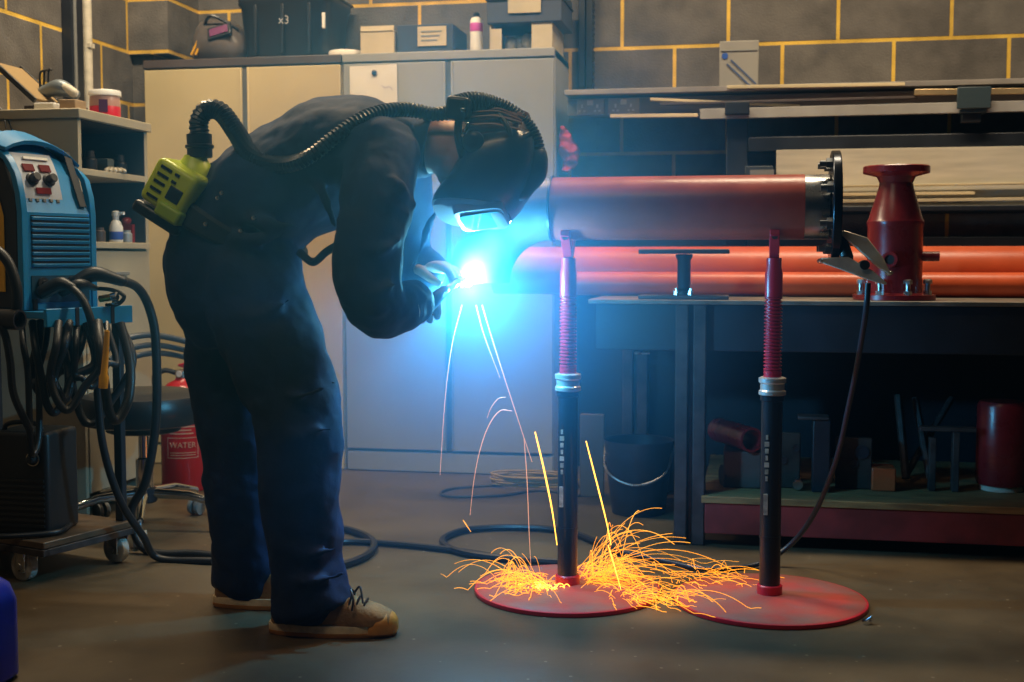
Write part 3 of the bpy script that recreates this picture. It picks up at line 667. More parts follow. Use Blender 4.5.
limb(b, [hv(.09, 0, .0), hv(.108, 0, -.03)], [.009, .014])          # nose
limb(b, [hv(.09, -.018, -.062), hv(.096, 0, -.062), hv(.09, .018, -.062)], [.008, .009, .008])  # mouth
limb(b, [hv(.06, 0, -.10), hv(.078, 0, -.098)], [.022, .018])       # chin
for s in (-1, 1): limb(b, [hv(.0, s*.074, -.035), hv(-.012, s*.083, -.01), hv(-.006, s*.082, .015)], [.010, .014, .010])  # ears
limb(b, [at(398, 307, 2.82), at(410, 304, 2.87), at(418, 301, 2.90)], [.034, .030, .022])   # wrists and palms
limb(b, [at(412, 271, 3.16), at(420, 270, 3.155), at(428, 268, 3.15)], [.034, .030, .022])
body = finish('body', b, skin, person, ang=180)
r_ = body.modifiers.new('remesh', 'REMESH'); r_.mode = 'VOXEL'; r_.voxel_size = .007; r_.use_smooth_shade = True
s_ = body.modifiers.new('smooth', 'SMOOTH'); s_.iterations = 3; s_.factor = .5
# coverall
b = build_body(1.0)
# trouser hems flare
rings(b, [sel(at(306, 560, 2.80), V(1, 0, 0), V(0, 1, 0), .088, .085), sel(at(311, 588, 2.80), V(1, 0, 0), V(0, 1, 0), .098, .088), sel(V(at(314, 605, 2.80).x, 2.80, .068), V(1, 0, .05), V(0, 1, 0), .108, .092), sel(V(at(313, 610, 2.80).x, 2.80, .048), V(1, 0, .33), V(0, 1, 0), .102, .090)])
rings(b, [sel(at(246, 548, 3.0), V(1, 0, 0), V(0, 1, 0), .084, .08), sel(V(at(246, 575, 3.0).x, 3.0, .09), V(1, 0, 0), V(0, 1, 0), .088, .083), sel(V(at(245, 590, 3.0).x, 3.0, .048), V(1, 0, .05), V(0, 1, 0), .086, .08)])
# folds of cloth: thin ridges around elbows, knees, waist
def fold(pts, r): limb(b, pts, [r*.5]+[r]*(len(pts)-2)+[r*.5], k=5, n=8)
for pts in ([(345, 285, 2.66), (370, 292, 2.632), (398, 284, 2.65)], [(348, 304, 2.67), (375, 310, 2.645), (400, 300, 2.70)], [(352, 240, 2.655), (378, 252, 2.625), (402, 240, 2.66)],
            [(362, 180, 2.68), (385, 200, 2.64), (408, 215, 2.69)], [(380, 165, 2.72), (398, 185, 2.66), (415, 205, 2.72)],
            [(262, 420, 2.73), (290, 436, 2.695), (330, 428, 2.72)], [(268, 545, 2.74), (300, 556, 2.712), (338, 548, 2.74)], [(270, 570, 2.74), (305, 582, 2.712), (342, 574, 2.74)], [(264, 390, 2.73), (300, 396, 2.692), (336, 382, 2.73)],
            [(214, 228, 2.75), (245, 240, 2.715), (285, 236, 2.75)], [(215, 300, 2.73), (250, 318, 2.70), (290, 300, 2.72)], [(225, 205, 2.76), (258, 222, 2.725), (296, 226, 2.75)], [(290, 150, 2.78), (320, 190, 2.725), (335, 225, 2.76)], [(330, 130, 2.80), (350, 165, 2.725), (352, 215, 2.76)]):
    fold([at(*p) for p in pts], .016 if pts[0][1] < 340 else .011)
# placket and sleeve edge
fold([at(440, 205, 3.02), at(428, 225, 3.03), at(421, 250, 3.05), at(412, 268, 3.06)], .012)
cov = finish('coverall', b, suit, person, ang=180)
r_ = cov.modifiers.new('remesh', 'REMESH'); r_.mode = 'VOXEL'; r_.voxel_size = .009; r_.use_smooth_shade = True
s_ = cov.modifiers.new('smooth', 'SMOOTH'); s_.iterations = 9; s_.factor = .5
tx = bpy.data.textures.new('cloth_wrinkles', 'CLOUDS'); tx.noise_scale = .11; tx.noise_depth = 2
d_ = cov.modifiers.new('wrinkles', 'DISPLACE'); d_.texture = tx; d_.strength = .030; d_.mid_level = .5; d_.texture_coords = 'LOCAL'
# collar
b = nb(); rs = []
for (x, y, a, c, d) in ((420, 147, .074, .090, -8), (427, 146, .078, .088, -8), (434, 143, .080, .084, -10)): rs.append(sec(x, y, 2.94, a, c, d))
for (x, y, a, c, d) in ((434, 143, .072, .076, -10), (425, 146, .064, .07, -8)): rs.append(sec(x, y, 2.94, a, c, d))
rings(b, rs, False, False); finish('collar', b, suit, cov, ang=60)
# belt with studs
b = nb(); rs = []
for (x, y, a, c, d) in ((236, 238, .150, .205, 66), (237, 235, .162, .214, 65), (246, 222, .162, .214, 58), (247, 219, .150, .205, 58)): rs.append(sec(x, y, 2.92, a, c, d))
rings(b, rs, False, False); blt = finish('belt', b, mat('black_webbing', (.014, .016, .022), .6), person)
for (x, y) in ((222, 193), (206, 224), (241, 231), (254, 218), (218, 198)):
    b = nb(); q = at(x, y, 2.705); lathe(b, [(.006, 0), (.005, .004), (.002, .0055)], q, (0, -1, 0), 14); finish('stud', b, chrome, blt)
# strap end hanging in the gap
b = nb(); cable(b, [at(299, 252, 2.80), at(313, 262, 2.79), at(326, 252, 2.78), at(338, 245, 2.74)], .010); finish('loose_strap', b, suit, person)

# hair
b = nb(); rs = []
for c_, fb, w in ((-.06, -.080, .060), (-.03, -.094, .074), (.02, -.104, .080), (.06, -.100, .078), (.09, -.082, .066), (.115, -.05, .045), (.126, -.01, .02)):
    rs.append([hv((fb if math.cos(2*PI*k/24) < 0 else -fb*.35)*abs(math.cos(2*PI*k/24))+random.uniform(-.003, .003), math.sin(2*PI*k/24)*w, c_) for k in range(24)])
rings(b, rs); finish('hair', b, hairm, person)
# hair strands for streaks
b = nb()
for i in range(46):
    s = random.uniform(-.03, .085); f0 = -.085-random.random()*.018
    sy = math.sqrt(max(0, 1-(s/.095)**2))
    a0 = hv(f0*sy*1.02, s, -.02+random.uniform(-.02, .02)); a1 = hv((f0-.012)*sy, s*1.02, .03); a2 = hv((f0+.004)*sy, s*1.03, .08+random.uniform(-.01, .015))
    cable(b, [a0, a1, a2], .0028, 4, 5)
finish('hair_strands', b, mat('light_brown_hair', (.30, .14, .07), .4), person)

# --- welding helmet
helm = mat('helmet_navy_plastic', (.014, .02, .04), .28)
dn = V(-.10, 0, -1).normalized()
def hsec(y, x0, x1, w, p=2.6, tilt=0, Y=2.95):
    rl = math.radians(-19)*max(0, min(1, (y-180)/32))
    a = at(x0, y+tilt, Y); c = at(x1, y-tilt, Y); mid = (a+c)/2; u = (c-a); L = u.length/2
    return sel(mid, u.normalized(), V(0, math.cos(rl), math.sin(rl)), L, w, 32, p)
prof = [(137, 474, 532, .098, 4), (146, 466, 537, .110, 4), (160, 460, 538, .118, 3), (175, 453, 535, .120, 1), (190, 444, 529, .116, -2), (203, 437, 519, .104, -3), (212, 434, 510, .090, -3)]
b = nb(); o_ = [hsec(y, x0, x1, w, 2.8, tl) for y, x0, x1, w, tl in prof]
i_ = [hsec(y-1.5, x0+3, x1-3, w-.006, 2.8, tl) for y, x0, x1, w, tl in prof[::-1]]
rings(b, o_+i_+[o_[0]], False, False); bmesh.ops.remove_doubles(b, verts=b.verts, dist=1e-5)
hl = finish('welding_helmet', b, helm, person, ang=40)
b = nb(); rings(b, [hsec(212, 437, 508, .088, 3, -3), hsec(217, 436, 506, .078, 3.5, -3), hsec(219, 445, 500, .062, 4, -3)]); finish('chin_guard', b, mat('helmet_grey_white', (.35, .37, .40), .35), hl, ang=40)
b = nb(); rings(b, [hsec(213, 456, 508, .070, 6, 2, 2.94), hsec(220, 458, 506, .066, 6, 3, 2.94)]); wf = finish('visor_frame', b, mat('helmet_frame', (.30, .32, .34), .3), hl, ang=40)
b = nb(); rings(b, [hsec(219.5, 463, 503, .050, 8, 3, 2.94), hsec(221.5, 463, 503, .050, 8, 3, 2.94)]); finish('visor_glass', b, mat('green_gold_glass', (.25, .5, .42), .05, .3), hl)
# headgear bands, knob
b = nb()
arc = [hv(.05*math.sin(a)-.0, .0, 0) for a in (0,)]
cable(b, [at(463, 158, 2.862), at(458, 135, 2.858), at(460, 112, 2.885), at(463, 100, 2.94)], .010)
cable(b, [at(462, 136, 2.858), at(482, 146, 2.85), at(512, 142, 2.862), at(530, 134, 2.89)], .008)
cable(b, [at(497, 112, 2.895), at(508, 128, 2.862), at(512, 143, 2.855)], .007)
finish('headgear_band', b, blackp, hl)
b = nb(); q = at(474, 142, 2.853); lathe(b, [(.026, 0), (.026, .012), (.020, .018), (.012, .020)], q, (0, -1, 0), 24); finish('ratchet_knob', b, blackp, hl)
b = nb(); box(b, at(467, 128, 2.825), (.008, .008, .028), rotm('Y', .25)); box(b, at(463, 110, 2.835), (.012, .008, .010)); finish('silver_clip', b, chrome, hl, bev=.002)
b = nb(); rs = []
box(b, at(459, 109, 2.87), (.055, .06, .055), rotm('Y', .15)); finish('hose_block', b, blackp, hl, bev=.01, seg=3)
# air duct over the crown
def ribbed(pts, r, amp, pitch=.0075, n=14):
    P, L = resample(spline(pts, 14), pitch/3.0); b = nb()
    return tube(b, P, [r+(amp if i % 3 == 0 else (0 if i % 3 == 1 else -amp)) for i in range(len(P))], n)
hose = mat('ribbed_hose_black', (.016, .02, .03), .32)
ahead = [at(458, 106, 2.88), at(472, 103, 2.90), at(490, 106, 2.92), at(510, 115, 2.93), at(526, 130, 2.94), at(534, 150, 2.94), at(533, 170, 2.94), at(528, 184, 2.93)]
finish('air_duct', ribbed(ahead, .026, .0022), hose, hl, ang=20)
b = nb(); limb(b, [at(534, 158, 2.94), at(532, 172, 2.935), at(522, 190, 2.93)], [.034, .036, .026]); finish('duct_outlet', b, blackp, hl)
# --- respirator blower on the back of the belt
RB_ = rotm('Y', math.radians(31))
bc = at(184, 190, 2.78)
bl = finish('respirator_blower', box(nb(), bc, (.115, .17, .112), RB_), lime, person, bev=.016, seg=4)
b = nb(); q = at(190, 172, 2.88); rs = []
lathe(b, [(.050, -.035), (.050, .0), (.042, .025), (.030, .040), (.026, .048)], at(194, 176, 2.80), (.12, 0, 1), 28); finish('outlet_dome', b, lime, bl)
b = nb(); ax = V(-.02, 0, 1); lathe(b, [(.026, 0), (.030, .002), (.030, .022), (.034, .024), (.034, .030), (.030, .032), (.030, .056), (.025, .058)], at(200, 158, 2.80), ax, 28); finish('hose_coupling', b, blackp, bl)
b = nb()
for k in range(5):     # slots on camera-facing face
    for j in range(2 if k < 2 else 1):
        o = bc + RB_ @ V(-.024, -.0855, .038-.0185*k) + RB_ @ V(.031*j, 0, 0)
        box(b, o, (.030 if j == 0 else .012, .004, .0065), RB_)
finish('vent_slots', b, black, bl)
b = nb()
for k in range(5): box(b, bc+RB_ @ V(-.0535, -.05+.025*k, .0), (.003, .012, .07), RB_)
finish('rear_vents', b, black, bl)
b = nb(); box(b, bc+RB_ @ V(.022, -.0856, -.006), (.036, .004, .034), RB_); finish('control_window', b, blackp, bl, bev=.002)
b = nb(); box(b, bc+RB_ @ V(.030, -.010, -.050), (.066, .165, .035), RB_); finish('battery', b, mat('lime_dark', (.36, .55, .01), .35), bl, bev=.008, seg=3)
b = nb(); box(b, bc+RB_ @ V(.0, .0, -.078), (.13, .15, .03), RB_); finish('back_pad', b, blackp, bl, bev=.010, seg=3)
hp = [at(200, 136, 2.80), at(199, 122, 2.80), at(207, 110, 2.80), at(221, 112, 2.80), at(236, 132, 2.79), at(250, 154, 2.76), at(268, 163, 2.74), at(290, 164, 2.715), at(312, 155, 2.70), at(335, 137, 2.715), at(360, 120, 2.75), at(385, 111, 2.80), at(410, 110, 2.85), at(435, 114, 2.87), at(456, 111, 2.87)]
P_, L_ = resample(spline(hp, 14), .0033)
b = nb(); N_ = len(P_)
tube(b, P_, [(.0225 if i/N_ < .32 else (.0225-.006*min(1, (i/N_-.32)*5)))+(.0018 if i % 3 == 0 else (0 if i % 3 == 1 else -.0018)) for i in range(N_)], 14)
finish('air_hose', b, hose, person, ang=20)

# --- gloves with five separate fingers
def glove(name, wrist, fwd, upv, curl, m, parent, scale=1.0, thumb_side=1):
    f = Vector(fwd).normalized(); u = Vector(upv); u = (u-f*u.dot(f)).normalized(); s = f.cross(u)*thumb_side
    w = Vector(wrist); b = nb()
    def q(a, c, h): return w+(f*a+s*c+u*h)*scale
    rings(b, [[q(a, cw*math.cos(t)*1.0, hh*math.sin(t)) for t in [2*PI*k/20 for k in range(20)]] for a, cw, hh in ((-.10, .052, .050), (-.05, .046, .042), (-.01, .036, .028), (.03, .043, .022), (.07, .046, .020), (.092, .042, .016))])
    for i, (c0, L) in enumerate(((.033, .072), (.011, .082), (-.012, .076), (-.034, .060))):
        p = q(.082, c0, 0); pts = [p]; ang = 0
        for j, fr in enumerate((.45, .32, .23)):
            ang += curl*(1.0 if j else .7)*(1+.06*i)
            p = p+(f*math.cos(ang)-u*math.sin(ang))*L*fr*scale; pts.append(p)
        limb(b, pts, [.0125*scale, .0118*scale, .011*scale, .0098*scale], k=4, n=12)
    p0 = q(.02, .036, -.004); p1 = q(.05, .060, -.014); p2 = q(.078, .062, -.034); p3 = q(.096, .050, -.048)
    limb(b, [p0, p1, p2, p3], [.016*scale, .0145*scale, .0125*scale, .011*scale], k=4, n=12)
    o = finish(name, b, m, parent, ang=180)
    r = o.modifiers.new('remesh', 'REMESH'); r.mode = 'VOXEL'; r.voxel_size = .0035; r.use_smooth_shade = True
    sm = o.modifiers.new('smooth', 'SMOOTH'); sm.iterations = 2; sm.factor = .5
    return o
wn = at(411, 305, 2.875)
glove('glove', wn, at(427, 297, 3.01)-wn, V(0, -.35, 1), .62, leather, person, 1.0, -1)
wf_ = at(418, 269, 3.165)
glove('glove', wf_, V(.8, -.25, .05), V(0, .1, 1), .50, leather, person, .95, 1)

# --- shoes
def shoe(name, heel, toe, parent):
    h = Vector(heel); tt = Vector(toe); f = (tt-h); f.z = 0; L = f.length; f.normalize(); s = V(-f.y, f.x, 0)
    def q(a, c, z): return h+f*(a*L)+s*c+V(0, 0, z)
    def ringo(z, g, a0=0, a1=1):
        out = []
        for k in range(36):
            t = 2*PI*k/36; a = .5-.5*math.cos(t) ; a = a0+(a1-a0)*a
            w = (.036+.014*math.sin(min(1, a)*PI*.9)) * (math.sin(t) and math.copysign(abs(math.sin(t))**.45, math.sin(t)))
            out.append(q(a, w+g*math.copysign(1, math.sin(t)) if abs(math.sin(t)) > .01 else 0, z))
        return out
    b = nb(); rings(b, [ringo(.001, -.002, .005, .985), ringo(.006, 0, 0, 1), ringo(.012, 0.001, -.003, 1.003)]); finish('outsole', b, gum, parent, ang=50)
    b = nb(); rings(b, [ringo(.0122, 0.0, 0, .94), ringo(.022, .001, 0, .94), ringo(.029, 0, .0, .93)]); finish('midsole', b, midsole, parent, ang=50)
    b = nb(); rs = []
    for (a, w, z0, z1) in ((.02, .012, .03, .050), (.05, .028, .03, .065), (.12, .033, .03, .085), (.25, .036, .03, .105), (.40, .038, .03, .115), (.52, .041, .03, .108), (.64, .045, .03, .092), (.76, .047, .03, .078), (.86, .044, .03, .069), (.95, .034, .03, .056), (.985, .018, .03, .042)):
        rs.append([q(a, w*math.copysign(abs(math.cos(t))**.7, math.cos(t)), z0+(z1-z0)*(max(0, math.sin(t))**.8)) if math.sin(t) > 0 else q(a, w*math.cos(t), z0-.002) for t in [2*PI*k/24 for k in range(24)]])
    rings(b, rs); up_ = finish('upper', b, suede, parent, ang=60)
    b = nb(); rs = []
    for (a, w, z1) in ((.80, .0485, .030), (.86, .0475, .055), (.93, .040, .058), (.975, .029, .050), (1.004, .016, .038)):
        rs.append([q(a, w*math.copysign(abs(math.cos(t))**.6, math.cos(t)), .010+(z1-.010)*(max(0, math.sin(t))**.6)) if math.sin(t) > 0 else q(a, w*math.cos(t), .010) for t in [2*PI*k/24 for k in range(24)]])
    rings(b, rs); finish('toe_cap', b, gum, up_, ang=60)
    b = nb()
    for k, a in enumerate((.66, .71, .76)):
        z = .098-.009*k
        cable(b, [q(a-.02, -.036, z-.028), q(a, -.02, z-.002), q(a+.01, .0, z+.004), q(a, .02, z-.002), q(a-.02, .036, z-.028)], .003, 5, 6)
    cable(b, [q(.67, -.005, .100), q(.66, -.03, .116), q(.69, -.050, .095), q(.68, -.052, .070)], .0028, 6, 6)
    cable(b, [q(.67, .0, .100), q(.72, -.012, .116), q(.76, -.040, .085)], .0028, 6, 6)
    finish('laces', b, black, up_)
def shoes(heel, toe):
    shoe('shoe', heel, toe, person)
# each shoe: a footwear mesh group parented straight to the person
shoe('shoe', (-1.135, 2.775, 0), (-.828, 2.815, 0), person)
shoe('shoe', (-1.366, 2.965, 0), (-1.07, 3.01, 0), person)

# --- welding torch (held)
ARC = at(468, 283, 3.16)
t = thing('welding_torch', 'welding torch held in the gloved hands and pointing at the arc', 'torch', at(436, 296, 2.97))
tp = [at(424, 312, 2.90), at(434, 300, 2.95), at(444, 291, 3.01)]
b = nb(); limb(b, tp, [.016, .017, .014]); finish('handle', b, blackp, t)
b = nb(); cable(b, [at(444, 291, 3.01), at(452, 286, 3.05), at(458, 282, 3.09)], .009); finish('neck', b, mat('brass', (.6, .35, .1), .3, 1), t)
b = nb(); cyl(b, at(457, 282.5, 3.085), at(464, 280, 3.125), .011, .008); finish('nozzle', b, mat('copper', (.7, .3, .15), .3, 1), t)
b = nb(); cable(b, [at(424, 312, 2.90), at(410, 330, 2.93), at(395, 352, 3.02), at(380, 400, 3.10), at(362, 470, 3.25), V(-1.2, 3.45, .12), V(-1.17, 3.50, .012), V(-1.25, 3.62, .011)][:1]+[at(424, 312, 2.90), at(416, 318, 2.93)], .007)
finish('torch_lead', b, black, t)

# the arc itself
b = nb(); ball(b, ARC, .010, 20)
arcm = mat('arc_plasma', (1, 1, 1), 1, emit=(.55, .80, 1.0), estr=60)
tag(finish('welding_arc', b, arcm), 'blinding blue-white welding arc at the end of the pipe elbow', 'welding arc')

# ------------------------------------------------------------------ left side : shelf unit
UX = -2.205; UY0 = 3.80; UY1 = 4.28; UXB = -2.685
t = thing('shelving_unit', 'cream open-sided shelving unit against the left wall', 'shelving unit', ((UX+UXB)/2, (UY0+UY1)/2, 0))
b = nb(); bx(b, UXB, UX, UY0, UY0+.02, 0, 1.362); finish('end_panel', b, creamw, t, bev=.002)
b = nb(); bx(b, UXB, UX, UY1-.02, UY1, 0, 1.362); finish('end_panel', b, creamw, t, bev=.002)
b = nb(); bx(b, UXB, UXB+.01, UY0+.02, UY1-.02, 0, 1.362); finish('back_panel', b, mat('blue_dark_back', (.02, .03, .045), .6), t)
b = nb(); bx(b, UXB-.005, UX+.012, UY0-.012, UY1+.012, 1.363, 1.395); finish('top_board', b, creamw, t, bev=.003)
inner_dark = mat('darkened_interior', (.012, .018, .03), .7)  # dark sheets added over the inner faces to darken the shelf interior
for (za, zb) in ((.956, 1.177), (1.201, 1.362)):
    b = nb(); bx(b, UXB+.011, UX-.003, UY1-.024, UY1-.0205, za, zb); finish('darkening_sheet', b, inner_dark, t, flat=True)
    b = nb(); bx(b, UXB+.011, UXB+.013, UY0+.021, UY1-.025, za, zb); finish('darkening_sheet', b, inner_dark, t, flat=True)
b = nb(); bx(b, UXB+.011, UX-.003, UY0+.021, UY1-.025, 1.359, 1.3625); finish('darkening_sheet', b, inner_dark, t, flat=True)
for z in (1.200, .955): b = nb(); bx(b, UXB+.01, UX+(.0 if z > 1 else .015), UY0+.021, UY1-.021+(0 if z > 1 else 0), z-.022, z); finish('shelf', b, creamw, t, bev=.002)
b = nb(); bx(b, UX-.02, UX+.004, UY0+.021, UY1-.021, .10, .925); dr = finish('door', b, creamw, t, bev=.003)
b = nb(); bx(b, UX+.004, UX+.016, UY0+.20, UY0+.30, .84, .852); finish('handle', b, grayp, dr, bev=.002)
TZ = 1.396
# items on the unit
t = thing('paint_tub', 'clear tub with white lid and red contents on the shelving unit', 'tub', (-2.3, 4.17, TZ))
q = at(128, 122, 4.15); tx0 = -2.30; ty0 = 4.15
b = nb(); lathe(b, [(.050, 0), (.054, .005), (.054, .045), (.0535, .046)], (tx0, ty0, TZ+.0005), n=32); finish('contents', b, redbr, t)
b = nb(); lathe(b, [(.0535, .046), (.054, .05), (.052, .080), (.050, .083)], (tx0, ty0, TZ), n=32); finish('neck', b, mat('pink_clear', (.5, .28, .22), .3), t)
b = nb(); lathe(b, [(.050, .083), (.057, .085), (.057, .100), (.054, .104), (.02, .105)], (tx0, ty0, TZ), n=32); finish('lid', b, white, t)
b = nb(); box(b, (tx0+.022, ty0-.0515, TZ+.045), (.03, .004, .045), rotm('Z', .4)); finish('label', b, mat('dark_label', (.05, .01, .06), .5), t)
t = thing('tablet_case', 'brown framed tablet leaning back on the shelving unit clutter', 'tablet', (-2.52, 3.9, TZ))
a = at(47, 102, 3.95); c = at(8, 66, 3.95); d = a-c; L = d.length; ang = math.atan2(d.z, d.x); R = rotm('Y', -ang)
b = nb(); box(b, (a+c)/2, (L, .16, .010), R); finish('panel', b, mat('tan_panel', (.30, .20, .09), .5), t, bev=.003)
for s in (-1, 1): b = nb(); box(b, (a+c)/2+V(0, s*.084, 0), (L+.02, .012, .018), R); finish('edge', b, blackp, t, bev=.002)
t = thing('hand_machine', 'grey metal hand machine on the shelving unit beside the tan tablet', 'hand machine', (-2.42, 4.0, TZ))
q0 = at(50, 96, 3.98); q1 = at(70, 92, 3.98)
b = nb(); bx(b, q0.x-.07, q1.x+.04, 3.93, 4.03, TZ+.0005, TZ+.03); finish('base', b, brownt, t, bev=.003)
b = nb(); limb(b, [at(44, 92, 3.98), at(60, 88, 3.98), at(75, 94, 3.98)], [.022, .030, .018]); finish('housing', b, mat('cast_grey', (.16, .19, .21), .4, .4), t)
b = nb(); limb(b, [at(56, 86, 3.97), at(66, 88, 3.97), at(74, 93, 3.97)], [.014, .016, .016]); finish('handle', b, palew, t)
b = nb()
for dx in (0, 4, 8): cable(b, [at(40+dx, 88, 3.98), at(40+dx*1.1, 74-dx*.4, 3.98), at(44+dx, 70, 3.98)], .004)
finish('levers', b, blackp, t)
t = carton('fixings_box', 'small white and buff fixings box on the front of the shelving unit', at(37, 104, 3.86).x, at(57, 104, 3.86).x, 3.84, 3.90, TZ+.0005, TZ+.026, paper)
t = carton('fixings_box', 'small brown fixings box beside the white one on the shelving unit', at(64, 104, 3.87).x, at(80, 104, 3.87).x, 3.84, 3.91, TZ+.0005, TZ+.035, mat('tan_card', (.33, .22, .12), .8))
b = nb(); lathe(b, [(.018, 0), (.018, .04), (.012, .044), (.012, .055)], (-2.37, 3.98, TZ+.0005), n=20); tag(finish('small_bottle', b, mat('frosted_plastic', (.35, .36, .33), .4)), 'small frosted bottle on the shelving unit between the boxes and the tub', 'bottle')
b = nb(); lathe(b, [(.02, 0), (.022, .004), (.02, .014), (.008, .018)], (-2.32, 4.02, TZ+.0005), n=20); tag(finish('hole_plug', b, black), 'small black plug on the shelving unit beside the tub', 'plug')
# upper shelf items
def atx(px, py, X):
    d = ray(px, py); tt = X/d.x; return V(X, d.y*tt, EYE+d.z*tt)
for i, (pxa, w, h, m, lb, dep) in enumerate(((90, .05, .075, darkst, 'dark drum shape at the front end of the upper shelf', -2.29), (101, .045, .055, mat('grey_green_box', (.11, .13, .12), .6), 'grey-green case on the upper shelf', -2.31), (120, .05, .075, darkst, 'dark machine part at the middle of the upper shelf', -2.28), (133, .04, .06, mat('blue_grey_part', (.08, .10, .12), .5), 'blue-grey part at the far end of the upper shelf', -2.27))):
    q = atx(pxa, 170, dep); b = nb()
    if i % 2: bx(b, dep-.06, dep+.04, q.y-w/2, q.y+w/2, 1.2005, 1.2005+h)
    else: lathe(b, [(w*.5, 0), (w*.5, h*.6), (w*.35, h*.7), (w*.3, h)], (dep, q.y, 1.2005), n=18)
    tag(finish('stored_part', b, m, bev=.003), lb, 'machine part', 'dark parts on the upper shelf of the unit')
b = nb(); q = atx(110, 165, -2.24)
for k in range(5): limb(b, [V(-2.24+.01*k, q.y-.03+.015*k, 1.208), V(-2.25+.005*k, q.y+.01+.012*k, 1.216)], [.007, .008], n=8)
tag(finish('glove_bundle', b, palew), 'small bundle of pale work gloves on the upper shelf', 'gloves')
t = thing('white_bottle', 'white spray bottle with a blue label on the middle shelf of the unit', 'bottle', (-2.26, 4.0, .956))
q = atx(116, 225, -2.25)
b = nb(); lathe(b, [(.022, 0), (.024, .003), (.024, .055), (.016, .075), (.011, .08), (.011, .095)], (-2.25, q.y, .9555), n=24); finish('bottle', b, white, t)
b = nb(); lathe(b, [(.014, .095), (.014, .110), (.008, .114)], (-2.25, q.y, .9555), n=20); box(b, (-2.235, q.y, 1.060), (.034, .012, .010)); finish('trigger_cap', b, white, t)
b = nb(); ring_loop(b, [(.0242, .010), (.0247, .011), (.0247, .038), (.0242, .039)], (-2.25, q.y, .9555), (0, 0, 1), 24); finish('blue_label', b, mat('blue_label', (.03, .08, .35), .5), t)
q = atx(135, 218, -2.27); b = nb(); limb(b, [V(-2.28, q.y-.055, 1.035), V(-2.27, q.y, 1.04), V(-2.26, q.y+.06, 1.034)], [.014, .017, .013]); bx(b, -2.30, -2.25, q.y-.06, q.y+.06, .9555, 1.024)
tag(finish('red_handled_tool', b, mat('dull_red_plastic', (.22, .015, .02), .4)), 'dark red-handled tool lying across a block on the middle shelf', 'tool')
for i, (px_, h, m, lb) in enumerate(((100, .05, brownt, 'dark tin nearest the end panel on the middle shelf'), (127, .045, mat('pale_jar', (.30, .33, .35), .3), 'small pale jar behind the white bottle on the middle shelf'), (143, .05, mat('clear_jar', (.22, .25, .33), .25), 'small clear jar at the far end of the middle shelf'))):
    q = atx(px_, 230, -2.235); b = nb(); lathe(b, [(.017, 0), (.018, .003), (.018, h*.75), (.013, h*.82), (.013, h)], (-2.235, q.y, .9555), n=20)
    tag(finish('storage_jar', b, m), lb, 'jar', 'jars on the middle shelf')
# wire loops left edge on the top
b = nb(); cable(b, [at(0, 108, 3.82), at(4, 113, 3.81), at(9, 122, 3.79), at(14, 135, 3.78)], .003); cable(b, [at(-5, 110, 3.82), at(4, 119, 3.79), at(6, 128, 3.78)], .003)
tag(finish('thin_cable', b, blackp), 'thin dark wires drooping over the front of the shelving unit top', 'wire')

# ------------------------------------------------------------------ trolley with the welding machine
O = V(-1.885, 3.05, 0); RZ = math.radians(-17)
tr = thing('equipment_trolley', 'low steel trolley on castors carrying the welding machines', 'trolley', O, rz=RZ, local=True)
b = nb(); bx(b, -.62, 0, -.02, .31, .105, .125); finish('base_plate', b, mat('brown_worn_plate', (.12, .08, .05), .45, .3, var=.4, vscale=10), tr, bev=.003)
b = nb(); bx(b, -.62, .004, -.024, .0, .085, .1045); bx(b, -.02, .004, -.02, .31, .085, .1045); finish('edge_rail', b, bench_leg, tr, bev=.002)
for (x, y) in ((-.105, .012), (-.035, .285), (-.5, .03), (-.5, .26)):
    b = nb(); bx(b, x-.035, x+.035, y-.03, y+.03, .098, .1045); lathe(b, [(.018, .082), (.018, .098)], (x, y, 0), n=20)
    bx(b, x-.018, x+.018, y-.024, y-.019, .03, .085); bx(b, x-.018, x+.018, y+.019, y+.024, .03, .085); cf = finish('castor', b, chrome, tr, bev=.002)
    b = nb(); lathe(b, [(.012, -.016), (.036, -.015), (.041, -.011), (.041, .011), (.036, .015), (.012, .016)], (x-.008, y, .042), (0, 1, 0), 36); w_ = finish('wheel', b, rubbg, cf)
    b = nb(); lathe(b, [(.012, -.026), (.012, .026)], (x-.008, y, .042), (0, 1, 0), 16); finish('axle', b, zinc, cf)
for y in (.0, .285):
    b = nb(); bx(b, -.58, -.55, y, y+.03, .125, .735); finish('post', b, darkst, tr, bev=.003)
b = nb(); bx(b, -.045, -.015, .285, .305, .125, .735); finish('post', b, darkst, tr, bev=.003)
b = nb(); bx(b, -.62, .0, -.0, .315, .735, .7545); sh = finish('upper_platform', b, bluep, tr, bev=.002)
b = nb(); bx(b, -.001, .012, .0, .315, .712, .762)
finish('front_rail', b, bluep, sh, bev=.002)
b = nb()
for y in (.10, .23): bx(b, .012, .0145, y, y+.012, .712, .763)
finish('rail_straps', b, black, sh)

